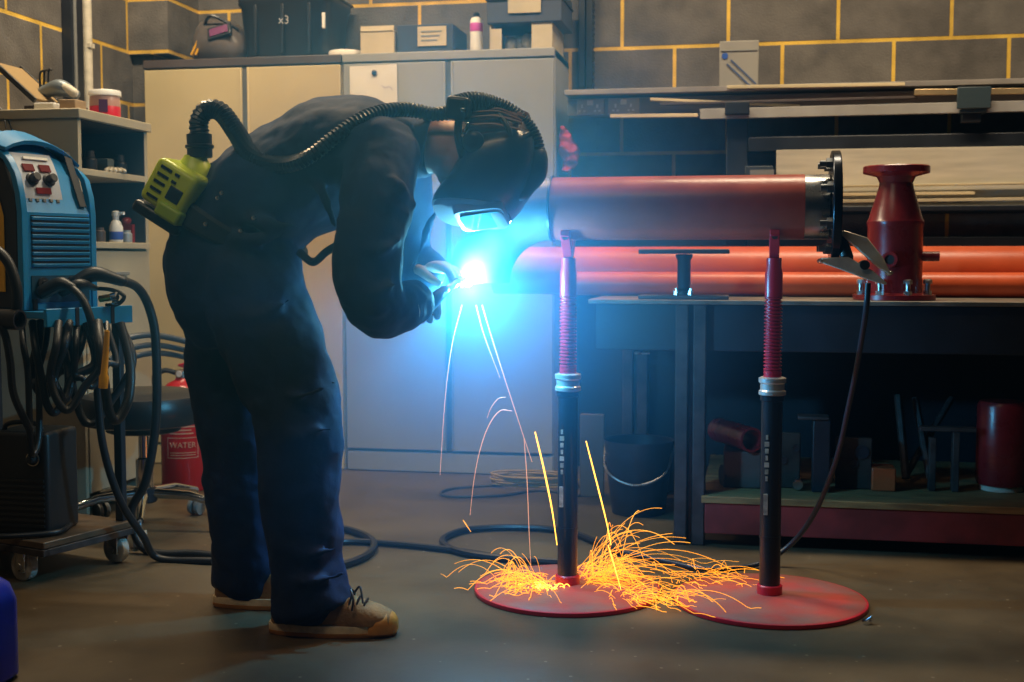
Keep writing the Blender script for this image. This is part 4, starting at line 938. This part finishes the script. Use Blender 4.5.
# welding machine, fronts along +x local
MX = -.078; my0, my1 = .003, .268; mz = .756
wm = thing('welding_machine', 'blue-fronted black welding machine with a sloping control panel on the trolley', 'welding machine', O, rz=RZ, local=True)
fp = [(0, 0), (0, .27), (-.006, .32), (-.022, .38), (-.048, .43), (-.085, .47), (-.13, .497), (-.18, .508)]
def fx(z):
    for (a, za), (c, zc) in zip(fp, fp[1:]):
        if za <= z <= zc: return a+(c-a)*(z-za)/(zc-za)
    return fp[-1][0]
inn = [(a-.020 if i < 6 else a-.02, z-(.0 if i < 5 else .014)) for i, (a, z) in enumerate(fp)]
def hollow_front():
    b = nb()
    # side cheeks and front skin
    for (ya, yb) in ((my0, my0+.02), (my1-.02, my1)):
        poly = fp+[(-.19, .49)]+inn[::-1][1:]
        prism(b, poly, lambda x, z: V(MX+x, ya, mz+z), lambda x, z: V(MX+x, yb, mz+z))
    # skin, set back slightly above the grille
    poly = [(x-.004, z) for x, z in fp[:2]]+[(x-.022, z) for x, z in fp[2:]]
    poly += [(x-.03, z) for x, z in poly[::-1]]
    prism(b, poly, lambda x, z: V(MX+x, my0+.019, mz+z), lambda x, z: V(MX+x, my1-.019, mz+z))
    # handle bar across the top
    box(b, V(MX-.10, (my0+my1)/2, mz+.483), (.085, my1-my0-.004, .014), rotm('Y', math.radians(-22)).inverted())
    return b
finish('front_shell', hollow_front(), bluep, wm, bev=.003, ang=25)
b = nb(); prism(b, [(-.025, .002), (-.025, .30), (-.07, .42), (-.13, .478), (-.22, .50), (-.56, .50), (-.58, .48), (-.58, .002)], lambda x, z: V(MX+x, my0+.006, mz+z), lambda x, z: V(MX+x, my1-.006, mz+z)); finish('case', b, mat('black_case', (.014, .014, .016), .45), wm, bev=.006)
b = nb(); prism(b, [(-.075, .05), (-.075, .26), (-.11, .36), (-.16, .42), (-.50, .42), (-.50, .05)], lambda x, z: V(MX+x, my0+.001, mz+z), lambda x, z: V(MX+x, my0+.0055, mz+z)); finish('side_panel', b, yel, wm, bev=.002)
# control panel
def arch(o):
    bm = bmesh.new(); bm.from_mesh(o.data)
    for k in range(1, 8): bmesh.ops.bisect_plane(bm, geom=bm.verts[:]+bm.edges[:]+bm.faces[:], plane_co=(0, my0+(my1-my0)*k/8, 0), plane_no=(0, 1, 0))
    for v in bm.verts:
        q = (v.co.z-mz-.36)/.14
        if q > 0:
            u = ((v.co.y-my0)/(my1-my0)-.38)/.62
            v.co.z -= q*(.075 if u > 0 else .035)*abs(u)**2.2*(1 if u > 0 else (.62/.38)**2.2)
    bm.to_mesh(o.data); bm.free()
for o_ in list(wm.children): 
    if o_.name.startswith(('front_shell', 'case')): arch(o_)
def onp(y, z, off): # point on the set-back skin
    return V(MX+fx(z)-.022+off, y, mz+z)
b = nb(); pa = []
zs = [.292+.016*i for i in range(10)]
for off in (.004, -.002):
    pa.append([[b.verts.new(onp(my0+.028+.135*j/4, z, off)) for j in range(5)] for z in zs])
for g_ in pa:
    for i in range(len(zs)-1):
        for j in range(4): b.faces.new((g_[i][j], g_[i][j+1], g_[i+1][j+1], g_[i+1][j]))
cp = finish('control_panel', b, mat('pale_panel', (.50, .54, .60), .4), wm)
def patch(nm, y0, y1, z0, z1, m, par, off=.008):
    a, c = onp(y0, z0, 0), onp(y0, z1, 0); slope = math.atan2(c.x-a.x, c.z-a.z)
    mid = onp((y0+y1)/2, (z0+z1)/2, off)
    b = nb(); box(b, mid, (.005, y1-y0, math.hypot(c.x-a.x, z1-z0)), rotm('Y', slope)); return finish(nm, b, m, par, bev=.001)
led = mat('red_led_display', (.10, .008, .01), .2, emit=(1, .02, .01), estr=.03)
P0 = my0+.028
patch('display', P0+.018, P0+.055, .385, .405, led, cp); patch('display', P0+.075, P0+.112, .385, .405, led, cp); patch('display', P0+.045, P0+.095, .322, .340, led, cp)
patch('title_strip', P0+.03, P0+.115, .418, .426, white, cp)
for k in range(5): patch('button', P0+.014+.024*k, P0+.024+.024*k, .300, .309, grayp, cp)
for yk in (.04, .098):
    q = onp(P0+yk, .362, .004); b = nb(); lathe(b, [(.019, 0), (.019, .006), (.014, .008), (.013, .024), (.011, .026)], q, (.94, 0, .34), 24); kb = finish('knob', b, blackp, cp)
patch('recess_strip', my1-.055, my1-.03, .29, .45, blackp, wm, .003)
# grille
b = nb(); bx(b, MX-.004, MX-.002, my0+.034, my1-.026, mz+.118, mz+.262); gl = finish('grille', b, black, wm)
for k in range(9):
    b = nb(); box(b, V(MX-.001, (my0+my1)/2+.004, mz+.124+.0162*k), (.007, my1-my0-.06, .0085), rotm('Y', .3)); finish('louvre', b, bluep, gl, bev=.001)
b = nb(); bx(b, MX-.0035, MX-.001, my0+.03, my1-.03, mz+.02, mz+.095); so = finish('socket_panel', b, mat('dark_blue_panel', (.01, .06, .12), .4), wm)
for (y, z) in ((my0+.065, .072), (my0+.125, .072), (my0+.17, .075)):
    b = nb(); lathe(b, [(.018, 0), (.018, .008), (.010, .009), (.010, .016)], V(MX, y, mz+z), (1, 0, 0), 24); finish('socket', b, blackp, so)
    b = nb(); lathe(b, [(.005, .016), (.004, .02)], V(MX, y+.014, mz+z+.008), (1, 0, 0), 12); finish('stud', b, chrome, so)
for y in (my0+.03, my1-.06):
    b = nb(); bx(b, MX-.001, MX+.004, y, y+.014, mz+.0005, mz+.03); finish('foot_strap', b, black, wm)
TM = Matrix.Translation(O) @ Matrix.Rotation(RZ, 4, 'Z')
def tl(x, y, z): return TM @ V(x, y, z)
# plugs and leads from the machine (world coords)
cabm = mat('cable_black', (.007, .009, .012), .45)
def lead(label, pts, r, plug=None, m=None, name='welding_lead', group='cables on the trolley side'):
    b = nb(); cable(b, pts, r, 10, 10)
    if plug: limb(b, plug[0], plug[1], n=14)
    return tag(finish(name, b, m or cabm), label, 'cable', group)
s1 = tl(MX+.018, my0+.17, mz+.075); s2 = tl(MX+.018, my0+.05, mz+.05)
lead('thick black lead arching right from the machine socket down behind the person', [at(120, 280, 3.30), at(138, 288, 3.36), at(150, 310, 3.4), at(156, 345, 3.42), at(156, 420, 3.45), at(146, 480, 3.46), V(-1.86, 3.46, .12), V(-1.80, 3.44, .013), V(-1.62, 3.43, .011), V(-1.4, 3.35, .011), V(-1.25, 3.22, .011)], .0135, ([s1, at(95, 274, 3.26), at(122, 281, 3.30)], [.02, .022, .016]))
lead('black lead drooping straight down from the left machine socket', [at(70, 286, 3.13), at(83, 300, 3.12), at(92, 325, 3.12), at(97, 360, 3.14), at(98, 400, 3.16), at(104, 450, 3.18), at(120, 500, 3.22), at(143, 536, 3.3), V(-1.72, 3.36, .012), V(-1.55, 3.36, .011)], .011, ([s2, at(60, 284, 3.13), at(72, 287, 3.13)], [.02, .02, .012]))
lead('short lead looping back beside the brass connector on the platform', [at(92, 288, 3.28), at(112, 290, 3.28), at(124, 296, 3.28), at(118, 304, 3.28), at(106, 305, 3.28)], .006, ([tl(MX+.02, my0+.12, mz+.05), at(80, 284, 3.2), at(95, 288, 3.27)], [.015, .015, .009]))
t = thing('gas_connector', 'small brass and plastic gas connector on the trolley platform', 'connector', at(106, 304, 3.24))
b = nb(); cyl(b, at(100, 299, 3.26), at(112, 297, 3.26), .010); finish('body', b, mat('brass', (.6, .35, .1), .3, 1), t)
b = nb(); cyl(b, at(112, 297, 3.26), at(117, 296, 3.26), .012); cyl(b, at(113, 303, 3.27), at(118, 302, 3.27), .007); finish('nut', b, chrome, t)
# bundle of hanging cables under the platform
for i in range(9):
    x0 = 24+i*9+random.uniform(-3, 3); yy = 3.03+.045*(i % 4); dp = 405+random.uniform(-20, 60); sw = random.uniform(10, 46); lean = random.uniform(-16, 10)
    lb = ['outermost left strand', 'second strand', 'third strand', 'fourth strand', 'middle strand', 'sixth strand', 'seventh strand', 'eighth strand', 'rightmost strand'][i]
    lead(lb+' of the cable bundle hanging in loops below the trolley platform', [at(x0, 322, yy+.05), at(x0+lean*.3, 345, yy), at(x0+lean, 375, yy), at(x0+lean+sw*.2, dp-8, yy), at(x0+lean+sw*.5, dp, yy+.02), at(x0+lean+sw*.9, dp-22, yy+.05), at(x0+sw+4, 362, yy+.08), at(x0+sw*.8, 323, yy+.1)], .009+.002*(i % 3), name='hanging_cable', group='cable bundle below the trolley platform')
# gas bottle-like yellow handle
t = thing('scraper_tool', 'yellow tapered tool handle hanging at the right of the cable bundle', 'hand tool', at(103, 388, 2.99))
b = nb(); tube(b, [at(107, 331, 2.99), at(106, 350, 2.99), at(104, 374, 2.99), at(104, 377, 2.99), at(103, 388, 2.99)], [.007, .008, .009, .013, .012], 14); finish('handle', b, yel, t)
b = nb(); cyl(b, at(107, 322, 3.04), at(107, 331, 2.99), .004); finish('hook', b, steel, t)
# left edge: hose reel arc + grab tube
t = thing('hose_loop', 'thick blue-black hose arching along the left photo edge', 'hose', at(0, 330, 2.95))
b = nb(); cable(b, [at(-20, 245, 2.95), at(-4, 250, 2.95), at(8, 262, 2.95), at(16, 285, 2.95), at(17, 305, 2.95), at(14, 318, 2.96)], .014, 10, 12); finish('hose', b, cabm, t)
b = nb(); ring_loop(b, [(.022, 0), (.027, 0), (.027, .12), (.022, .12)], at(20, 320, 2.94), (-1, 0.1, .02), 24); finish('sleeve', b, blackp, t)
b = nb(); cable(b, [at(-8, 318, 2.93), at(4, 332, 2.93), at(10, 360, 2.94), at(14, 395, 2.95), at(30, 430, 2.98)], .010); finish('tail', b, cabm, t)
# small black inverter on the base plate
t = thing('inverter_unit', 'small black inverter with a knob and cooling slats on the trolley base', 'inverter', tl(-.35, .12, .126))
x0_, x1_ = at(-14, 480, 3.08).x, at(44, 480, 3.08).x
b = nb(); bx(b, x0_, x1_, 3.10, 3.26, .1265, at(20, 432, 3.1).z); iv = finish('case', b, mat('black_case', (.014, .014, .016), .45), t, bev=.012, seg=3)
for k in range(9): b = nb(); z = .15+.016*k; bx(b, x0_+.01, x1_-.012, 3.096, 3.102, z, z+.007); finish('slat', b, blackp, iv)
b = nb(); q = at(33, 459, 3.095); lathe(b, [(.017, 0), (.017, .004), (.012, .006), (.011, .018), (.009, .02)], q, (0, -1, 0), 24); kb = finish('knob', b, blackp, iv)
b = nb(); ring_loop(b, [(.0175, 0), (.020, 0), (.020, .003), (.0175, .003)], q, (0, -1, 0), 24); finish('knob_ring', b, zinc, kb)
b = nb(); cable(b, [at(6, 440, 3.14), at(6, 425, 3.14), at(24, 422, 3.14), at(40, 426, 3.14), at(40, 438, 3.14)], .007); finish('carry_handle', b, blackp, iv)
# note and yellow tool on base
t = thing('paper_tag', 'small pale paper tag with yellow connector on the trolley base', 'tag', tl(-.12, .05, .126))
q = gr(22, 531, .128); b = nb(); box(b, (q.x, q.y, .1285), (.085, .04, .002), rotm('Z', .1)); finish('tag', b, card, t, flat=True)
q = gr(40, 532, .128); b = nb(); limb(b, [V(q.x-.01, q.y-.01, .134), V(q.x+.014, q.y, .134)], [.007, .008], n=10); finish('connector', b, yel, t)
lead('black lead lying across the front of the trolley base plate', [V(-2.15, 3.06, .138), V(-2.05, 3.035, .136), V(-1.97, 3.06, .136), V(-1.90, 3.12, .136), V(-1.92, 3.22, .135)], .008)

# stool
SXc, SYc = -1.965, 3.75
t = thing('workshop_stool', 'black padded workshop stool with chrome column and star base', 'stool', (SXc, SYc, 0))
b = nb(); lathe(b, [(.17, .355), (.195, .362), (.205, .385), (.205, .425), (.195, .45), (.15, .465), (.05, .468)], (SXc, SYc, 0), n=48); finish('seat', b, mat('black_vinyl', (.012, .012, .014), .35), t)
b = nb(); lathe(b, [(.11, .33), (.12, .335), (.12, .354)], (SXc, SYc, 0), n=32); finish('seat_plate', b, darkst, t)
b = nb(); lathe(b, [(.028, .14), (.028, .24), (.018, .245), (.018, .33)], (SXc, SYc, 0), n=24); finish('column', b, chrome, t)
b = nb(); lathe(b, [(.035, .095), (.04, .10), (.04, .14), (.03, .145)], (SXc, SYc, 0), n=24); finish('hub', b, darkst, t)
for k in range(5):
    a = 2*PI*k/5-1.15; d = V(math.cos(a), math.sin(a), 0); e = V(SXc, SYc, 0)+d*.27
    b = nb(); tube(b, [V(SXc, SYc, .125)+d*.03, V(SXc, SYc, .12)+d*.15, e+V(0, 0, .088)], [.017, .015, .012], 12); lg = finish('leg', b, chrome, t)
    b = nb(); cyl(b, e+V(0, 0, .088), e+V(0, 0, .05), .006); s_ = V(-d.y, d.x, 0)
    for q in (-1, 1): lathe(b, [(.006, -.007), (.027, -.007), (.029, 0), (.027, .007), (.006, .007)], e+V(0, 0, .030)+s_*.013*q, s_, 24)
    finish('castor', b, grayp, lg)
# coiled hose hanging behind
for i, (dy, r_) in enumerate(((0, .011), (10, .010), (18, .010))):
    lead(['upper', 'middle', 'lowest'][i]+' grey hose of the three crossing in front of the cream cupboard', [at(x+4*i, y, Y+.035*i) for x, y, Y in ((106, 350+dy, 3.66), (122, 340+dy, 3.70), (146, 335+dy, 3.78), (172, 338+dy, 3.90), (200, 346+dy, 3.98), (225, 360+dy, 4.04), (236, 400, 4.05), (226, 440, 4.03), (214, 470, 4.0))]+[V(-1.72+.03*i, 3.90+.04*i, .013)], r_, m=mat('grey_hose', (.06, .07, .08), .35), name='coiled_hose', group='grey hoses behind the stool')
# fire extinguisher
ex = V(-2.165, 4.45, 0)
t = thing('fire_extinguisher', 'red water fire extinguisher standing on the floor behind the stool', 'fire extinguisher', ex)
b = nb(); lathe(b, [(.082, .002), (.085, .01), (.085, .365), (.078, .395), (.055, .418), (.028, .430), (.024, .440)], ex, n=48); finish('body', b, mat('extinguisher_red', (.42, .008, .012), .25), t, ang=50)
b = nb(); lathe(b, [(.026, .440), (.026, .465), (.018, .470)], ex, n=24); finish('valve', b, zinc, t)
b = nb(); box(b, ex+V(.045, 0, .500), (.12, .022, .010), rotm('Y', -.25)); box(b, ex+V(.05, 0, .475), (.11, .020, .010), rotm('Y', .15)); finish('lever', b, redbr, t, bev=.003)
b = nb(); cable(b, [ex+V(-.02, 0, .455), ex+V(-.07, -.02, .465), ex+V(-.115, -.03, .42), ex+V(-.12, -.03, .3), ex+V(-.11, -.03, .2)], .010); finish('hose', b, black, t)
b = nb(); lathe(b, [(.012, 0), (.012, .004)], ex+V(0, -.027, .455), (0, -1, 0), 16); finish('gauge', b, white, t)
FD = V(.40, -.92, 0).normalized(); a0 = math.atan2(FD.y, FD.x)
def wrap(u, z, r=.0855): a = a0+u/.085; return ex+V(math.cos(a)*r, math.sin(a)*r, z)
lw = mat('extinguisher_print', (.50, .36, .33), .5)
b = text_bm('WATER', .030, lambda c: wrap(c.x, .185+c.y, .0858+c.z)); finish('lettering', b, lw, t, flat=True)
b = nb()
def strip(u0, u1, z0, z1):
    k = 8
    A = [[b.verts.new(wrap(u0+(u1-u0)*i/k, z)) for i in range(k+1)] for z in (z0, z1)]
    for i in range(k): b.faces.new((A[0][i], A[0][i+1], A[1][i+1], A[1][i]))
strip(-.062, .062, .212, .215); strip(-.062, .062, .135, .138)
strip(-.062, -.059, .135, .215); strip(.059, .062, .135, .215)
for k in range(2): strip(-.05, .05, .146+.009*k, .149+.009*k)
for k in range(7): strip(-.05+.006*(k % 3), .05-.008*((k+1) % 3), .228+.013*k, .233+.013*k)
strip(-.015, .015, .325, .350)
finish('label_print', b, lw, t, flat=True)
# jerry can in the corner
t = thing('jerrycan', 'bright blue plastic can with a white label at the lower left corner', 'jerrycan', (-1.652, 2.3, 0))
b = nb(); rs = []
for z, w, d, cx in ((.001, .105, .085, 0), (.01, .115, .09, 0), (.17, .115, .09, 0), (.205, .105, .085, -.004), (.228, .075, .07, -.01), (.236, .05, .05, -.012)):
    rs.append(sel(V(-1.652+cx, 2.30, z), V(1, 0, 0), V(0, 1, 0), w, d, 36, 5))
rings(b, rs); finish('can', b, bluel, t, ang=45)
b = nb(); cable(b, [(-1.72, 2.30, .232), (-1.70, 2.30, .27), (-1.66, 2.30, .275), (-1.62, 2.30, .225)], .012); finish('handle', b, bluel, t)
b = nb(); lathe(b, [(.026, .23), (.026, .262), (.022, .266)], (-1.70, 2.26, 0), n=24); finish('cap', b, black, t)
b = nb(); bx(b, -1.73, -1.562, 2.2065, 2.2095, .02, .12); lb_ = finish('label', b, paper, t, flat=True)
b = nb(); bx(b, -1.73, -1.562, 2.206, 2.209, .121, .155); finish('label_band', b, black, t, flat=True)

# ------------------------------------------------------------------ floor cables
def floor_cable(label, pts, r, m=None, grp=None):
    b = nb(); cable(b, [V(p.x, p.y, r+.001+(p.z if p.z > .001 else 0)) for p in pts], r, 12, 8); return tag(finish('floor_cable', b, m or cabm), label, 'cable', grp)
floor_cable('black cable coiled on the floor just right of the front shoe', [gr(300, 550), gr(335, 533), gr(362, 538), gr(374, 548), gr(366, 560), gr(340, 570), gr(318, 572), gr(290, 560)], .012)
floor_cable('black cable running straight across the floor from the legs to the left stand', [gr(320, 548), gr(350, 545), gr(390, 547), gr(440, 552), gr(470, 556), gr(510, 563)], .010)
floor_cable('large black cable loop on the floor behind the left pipe stand', [gr(620, 556), gr(570, 536), gr(520, 531), gr(470, 533), gr(445, 541), gr(446, 550), gr(470, 558), gr(510, 563), gr(560, 566)], .011)
thin = mat('thin_dark_cable', (.05, .045, .035), .5)
floor_cable('thin dark wire loops on the floor in front of the grey cupboard', [gr(575, 487), gr(520, 486), gr(460, 489), gr(441, 494), gr(452, 498), gr(500, 497), gr(540, 492), gr(580, 497)], .005, thin)
b = nb(); rng = random.Random(3); pts = []
for k in range(60):
    a = 2*PI*k/12; R_ = .16+.02*rng.random(); pts.append(V(-.84+R_*math.cos(a)*1.0, 4.78+R_*.55*math.sin(a), .008+.0007*k))
cable(b, pts, .004, 4, 6); tag(finish('cord_coil', b, ropey), 'coil of thin yellow-brown cord on the floor by the grey cupboard', 'cord')
b = nb(); lathe(b, [(.012, .001), (.012, .010)], (gr(867, 624).x, gr(867, 624).y, 0), n=6); cyl(b, gr(867, 624)+V(0, 0, .008), gr(867, 624)+V(.012, 0, .018), .005)
tag(finish('loose_nut', b, chrome), 'tiny shiny nut on the floor by the right stand disc', 'nut')

# ------------------------------------------------------------------ sparks
spm = mat('spark_orange', (1, .4, .05), 1, emit=(1.0, .36, .02), estr=1.5)
spy = mat('spark_yellow', (1, .6, .1), 1, emit=(1.0, .48, .05), estr=4)
def spark_path(p, v, floor=.018, bounces=1, tmax=.4, t0=0):
    out = [p.copy()]; p = p.copy(); v = v.copy(); dt = .012; t = 0; nb_ = 0
    while t < tmax:
        v.z -= 9.8*dt*.62; p = p+v*dt; t += dt
        if p.z < floor:
            p.z = floor; v.z = abs(v.z)*.45; v.x *= .75; v.y *= .75; nb_ += 1
            out.append(p.copy())
            if nb_ > bounces: break
        else: out.append(p.copy())
    return out
rg = random.Random(11)
def shower(name, label, n, origin, spread, vx, vy, vz, m, rr, tmax=(.1, .35)):
    b = nb()
    for i in range(n):
        p = V(*origin)+V(rg.gauss(0, spread[0]), rg.gauss(0, spread[1]), 0); p.z = .02+rg.random()*.01
        v = V(rg.uniform(*vx), rg.uniform(*vy), vz[0]+(vz[1]-vz[0])*rg.random()**1.8)
        P = spark_path(p, v, bounces=rg.choice((0, 1, 1, 2)), tmax=rg.uniform(*tmax))
        if len(P) > 3: tube(b, P, rg.uniform(.6, 1.2)*rr, 4)
    return tag(finish(name, b, m, flat=True), label, 'sparks', 'orange spark showers on the stand discs', 'stuff')
shower('spark_shower', 'shower of orange sparks left of the left stand column', 105, (-.575, 3.25, 0), (.04, .05), (-.9, .4), (-.5, .4), (.05, 1.1), spm, .0009)
shower('spark_shower', 'hot yellow spark core on the disc left of the stand column', 45, (-.535, 3.22, 0), (.03, .015), (-.35, .2), (-.2, .2), (.02, .35), spy, .0012, (.04, .14))
shower('spark_shower', 'wide fan of orange sparks flying right from the left stand column', 120, (-.42, 3.36, 0), (.03, .07), (-.1, 1.3), (-.5, .6), (.1, 1.5), spm, .0009, (.12, .45))
shower('spark_shower', 'orange sparks skidding between the two stand discs', 85, (-.27, 3.18, 0), (.05, .04), (-.3, 1.0), (-.55, .3), (.02, .7), spm, .0009, (.06, .33))
shower('spark_shower', 'orange sparks spreading low onto the right stand disc', 40, (-.14, 3.42, 0), (.06, .05), (-.1, 1.1), (-.3, .3), (.05, .6), spm, .0009, (.08, .3))
def streak(label, pts, r, m, Y=3.2):
    b = nb(); P = spline([at(x, y, Y) for x, y in pts], 8); n = len(P)
    tube(b, P, [r*(.5+.5*math.sin(PI*min(1, .15+i/n))) for i in range(n)], 5)
    return tag(finish('falling_spark', b, m, flat=True), label, 'spark', 'single sparks falling from the arc')
spp = mat('spark_pale_pink', (1, .5, .3), 1, emit=(1.0, .42, .22), estr=1.0)
streak('thin pale spark falling steeply left of the arc down to cupboard base height', [(462, 305), (452, 345), (445, 400), (440, 475)], .0011, spp)
streak('long pale spark falling from the arc to mid height beside the left stand', [(482, 305), (494, 345), (510, 395), (532, 462)], .0013, spp)
streak('short pale spark curving just right below the arc', [(476, 305), (484, 335), (500, 378)], .0011, spp)
streak('arched pale spark looping over with a long left tail', [(512, 411), (500, 411), (489, 425), (480, 450), (474, 480), (470, 515)], .0011, spp)
streak('smaller arched pale spark above the looped one', [(506, 397), (498, 399), (491, 408), (487, 418)], .0009, spp)
streak('thick yellow spark slanting down to the left stand column', [(535, 432), (544, 470), (552, 510), (557, 545)], .0024, spy)
streak('yellow spark slanting down right of the left stand column', [(586, 441), (596, 480), (606, 520), (611, 545)], .0019, spy)
streak('thin vertical spark falling just left of the thick yellow one', [(524, 438), (527, 480), (529, 530), (531, 570)], .0010, spp)
streak('yellow spark falling behind the fan onto the disc', [(608, 545), (614, 565), (621, 590)], .0014, spy)
streak('tiny spark dash low between the shoes and the stand', [(463, 520), (467, 526), (471, 532)], .0014, spm)

# ------------------------------------------------------------------ lights
def area(name, loc, sx, sy, power, col, rot=(0, 0, 0)):
    l = bpy.data.lights.new(name, 'AREA'); l.shape = 'RECTANGLE'; l.size = sx; l.size_y = sy; l.energy = power; l.color = col
    o = bpy.data.objects.new(name, l); COL.objects.link(o); o.location = loc; o.rotation_euler = rot; return o
WARM = (1.0, .83, .58)
area('overhead_light', (-1.9, 4.0, 3.32), 1.5, .2, 84, WARM)
area('overhead_light', (.4, 4.1, 3.32), 1.5, .2, 66, WARM)
area('overhead_light', (-1.2, 1.2, 3.32), 1.5, .2, 15, WARM)  # unseen camera-side lamp added as fill for bench edge, shoes and floor
pl = bpy.data.lights.new('arc_light', 'POINT'); pl.energy = 85; pl.color = (.07, .43, 1.0); pl.shadow_soft_size = .022
po = bpy.data.objects.new('arc_light', pl); COL.objects.link(po); po.location = ARC+V(0, -.002, -.002)

w = bpy.data.worlds.new('world'); scene.world = w; w.use_nodes = True
nt = w.node_tree; bg = nt.nodes['Background']; bg.inputs[0].default_value = (.5, .6, .8, 1); bg.inputs[1].default_value = .02
vs = nt.nodes.new('ShaderNodeVolumeScatter'); vs.inputs['Anisotropy'].default_value = 0; vs.inputs['Color'].default_value = (.10, .50, 1.0, 1)
# welding fume, thickened and tinted blue to stand in for lens glare too
gp = nt.nodes.new('ShaderNodeNewGeometry'); di = nt.nodes.new('ShaderNodeVectorMath'); di.operation = 'DISTANCE'; di.inputs[1].default_value = (ARC.x-.06, ARC.y-.20, ARC.z+.08)
nt.links.new(gp.outputs['Position'], di.inputs[0])
def mth(op, a, b=None):
    q = nt.nodes.new('ShaderNodeMath'); q.operation = op
    for i, x in enumerate((a, b)):
        if x is None: continue
        if isinstance(x, (int, float)): q.inputs[i].default_value = x
        else: nt.links.new(x, q.inputs[i])
    return q.outputs[0]
e = mth('DIVIDE', di.outputs['Value'], FUME_R); e = mth('MULTIPLY', mth('MULTIPLY', e, e), -1.0); e = mth('EXPONENT', e)
d2 = nt.nodes.new('ShaderNodeVectorMath'); d2.operation = 'DISTANCE'; d2.inputs[1].default_value = ARC
nt.links.new(gp.outputs['Position'], d2.inputs[0])
f2 = mth('DIVIDE', d2.outputs['Value'], .085); f2 = mth('EXPONENT', mth('MULTIPLY', mth('MULTIPLY', f2, f2), -1.0))  # tighter plume added to enlarge the arc's bright core
nt.links.new(mth('ADD', mth('ADD', mth('MULTIPLY', e, FUME_D), mth('MULTIPLY', f2, 5.0)), FUME_0), vs.inputs['Density'])
w.cycles.volume_sampling = 'EQUIANGULAR'
w.cycles.homogeneous_volume = False; w.cycles.volume_step_size = .6; scene.cycles.volume_step_rate = 2.0; scene.cycles.volume_max_steps = 128; scene.cycles.max_bounces = 6; scene.cycles.diffuse_bounces = 3; scene.cycles.glossy_bounces = 3
nt.links.new(vs.outputs[0], nt.nodes['World Output'].inputs['Volume'])

scene.view_settings.view_transform = 'Standard'; scene.view_settings.look = 'None'
scene.view_settings.gamma = 1; scene.view_settings.exposure = 0; scene.view_settings.use_curve_mapping = False
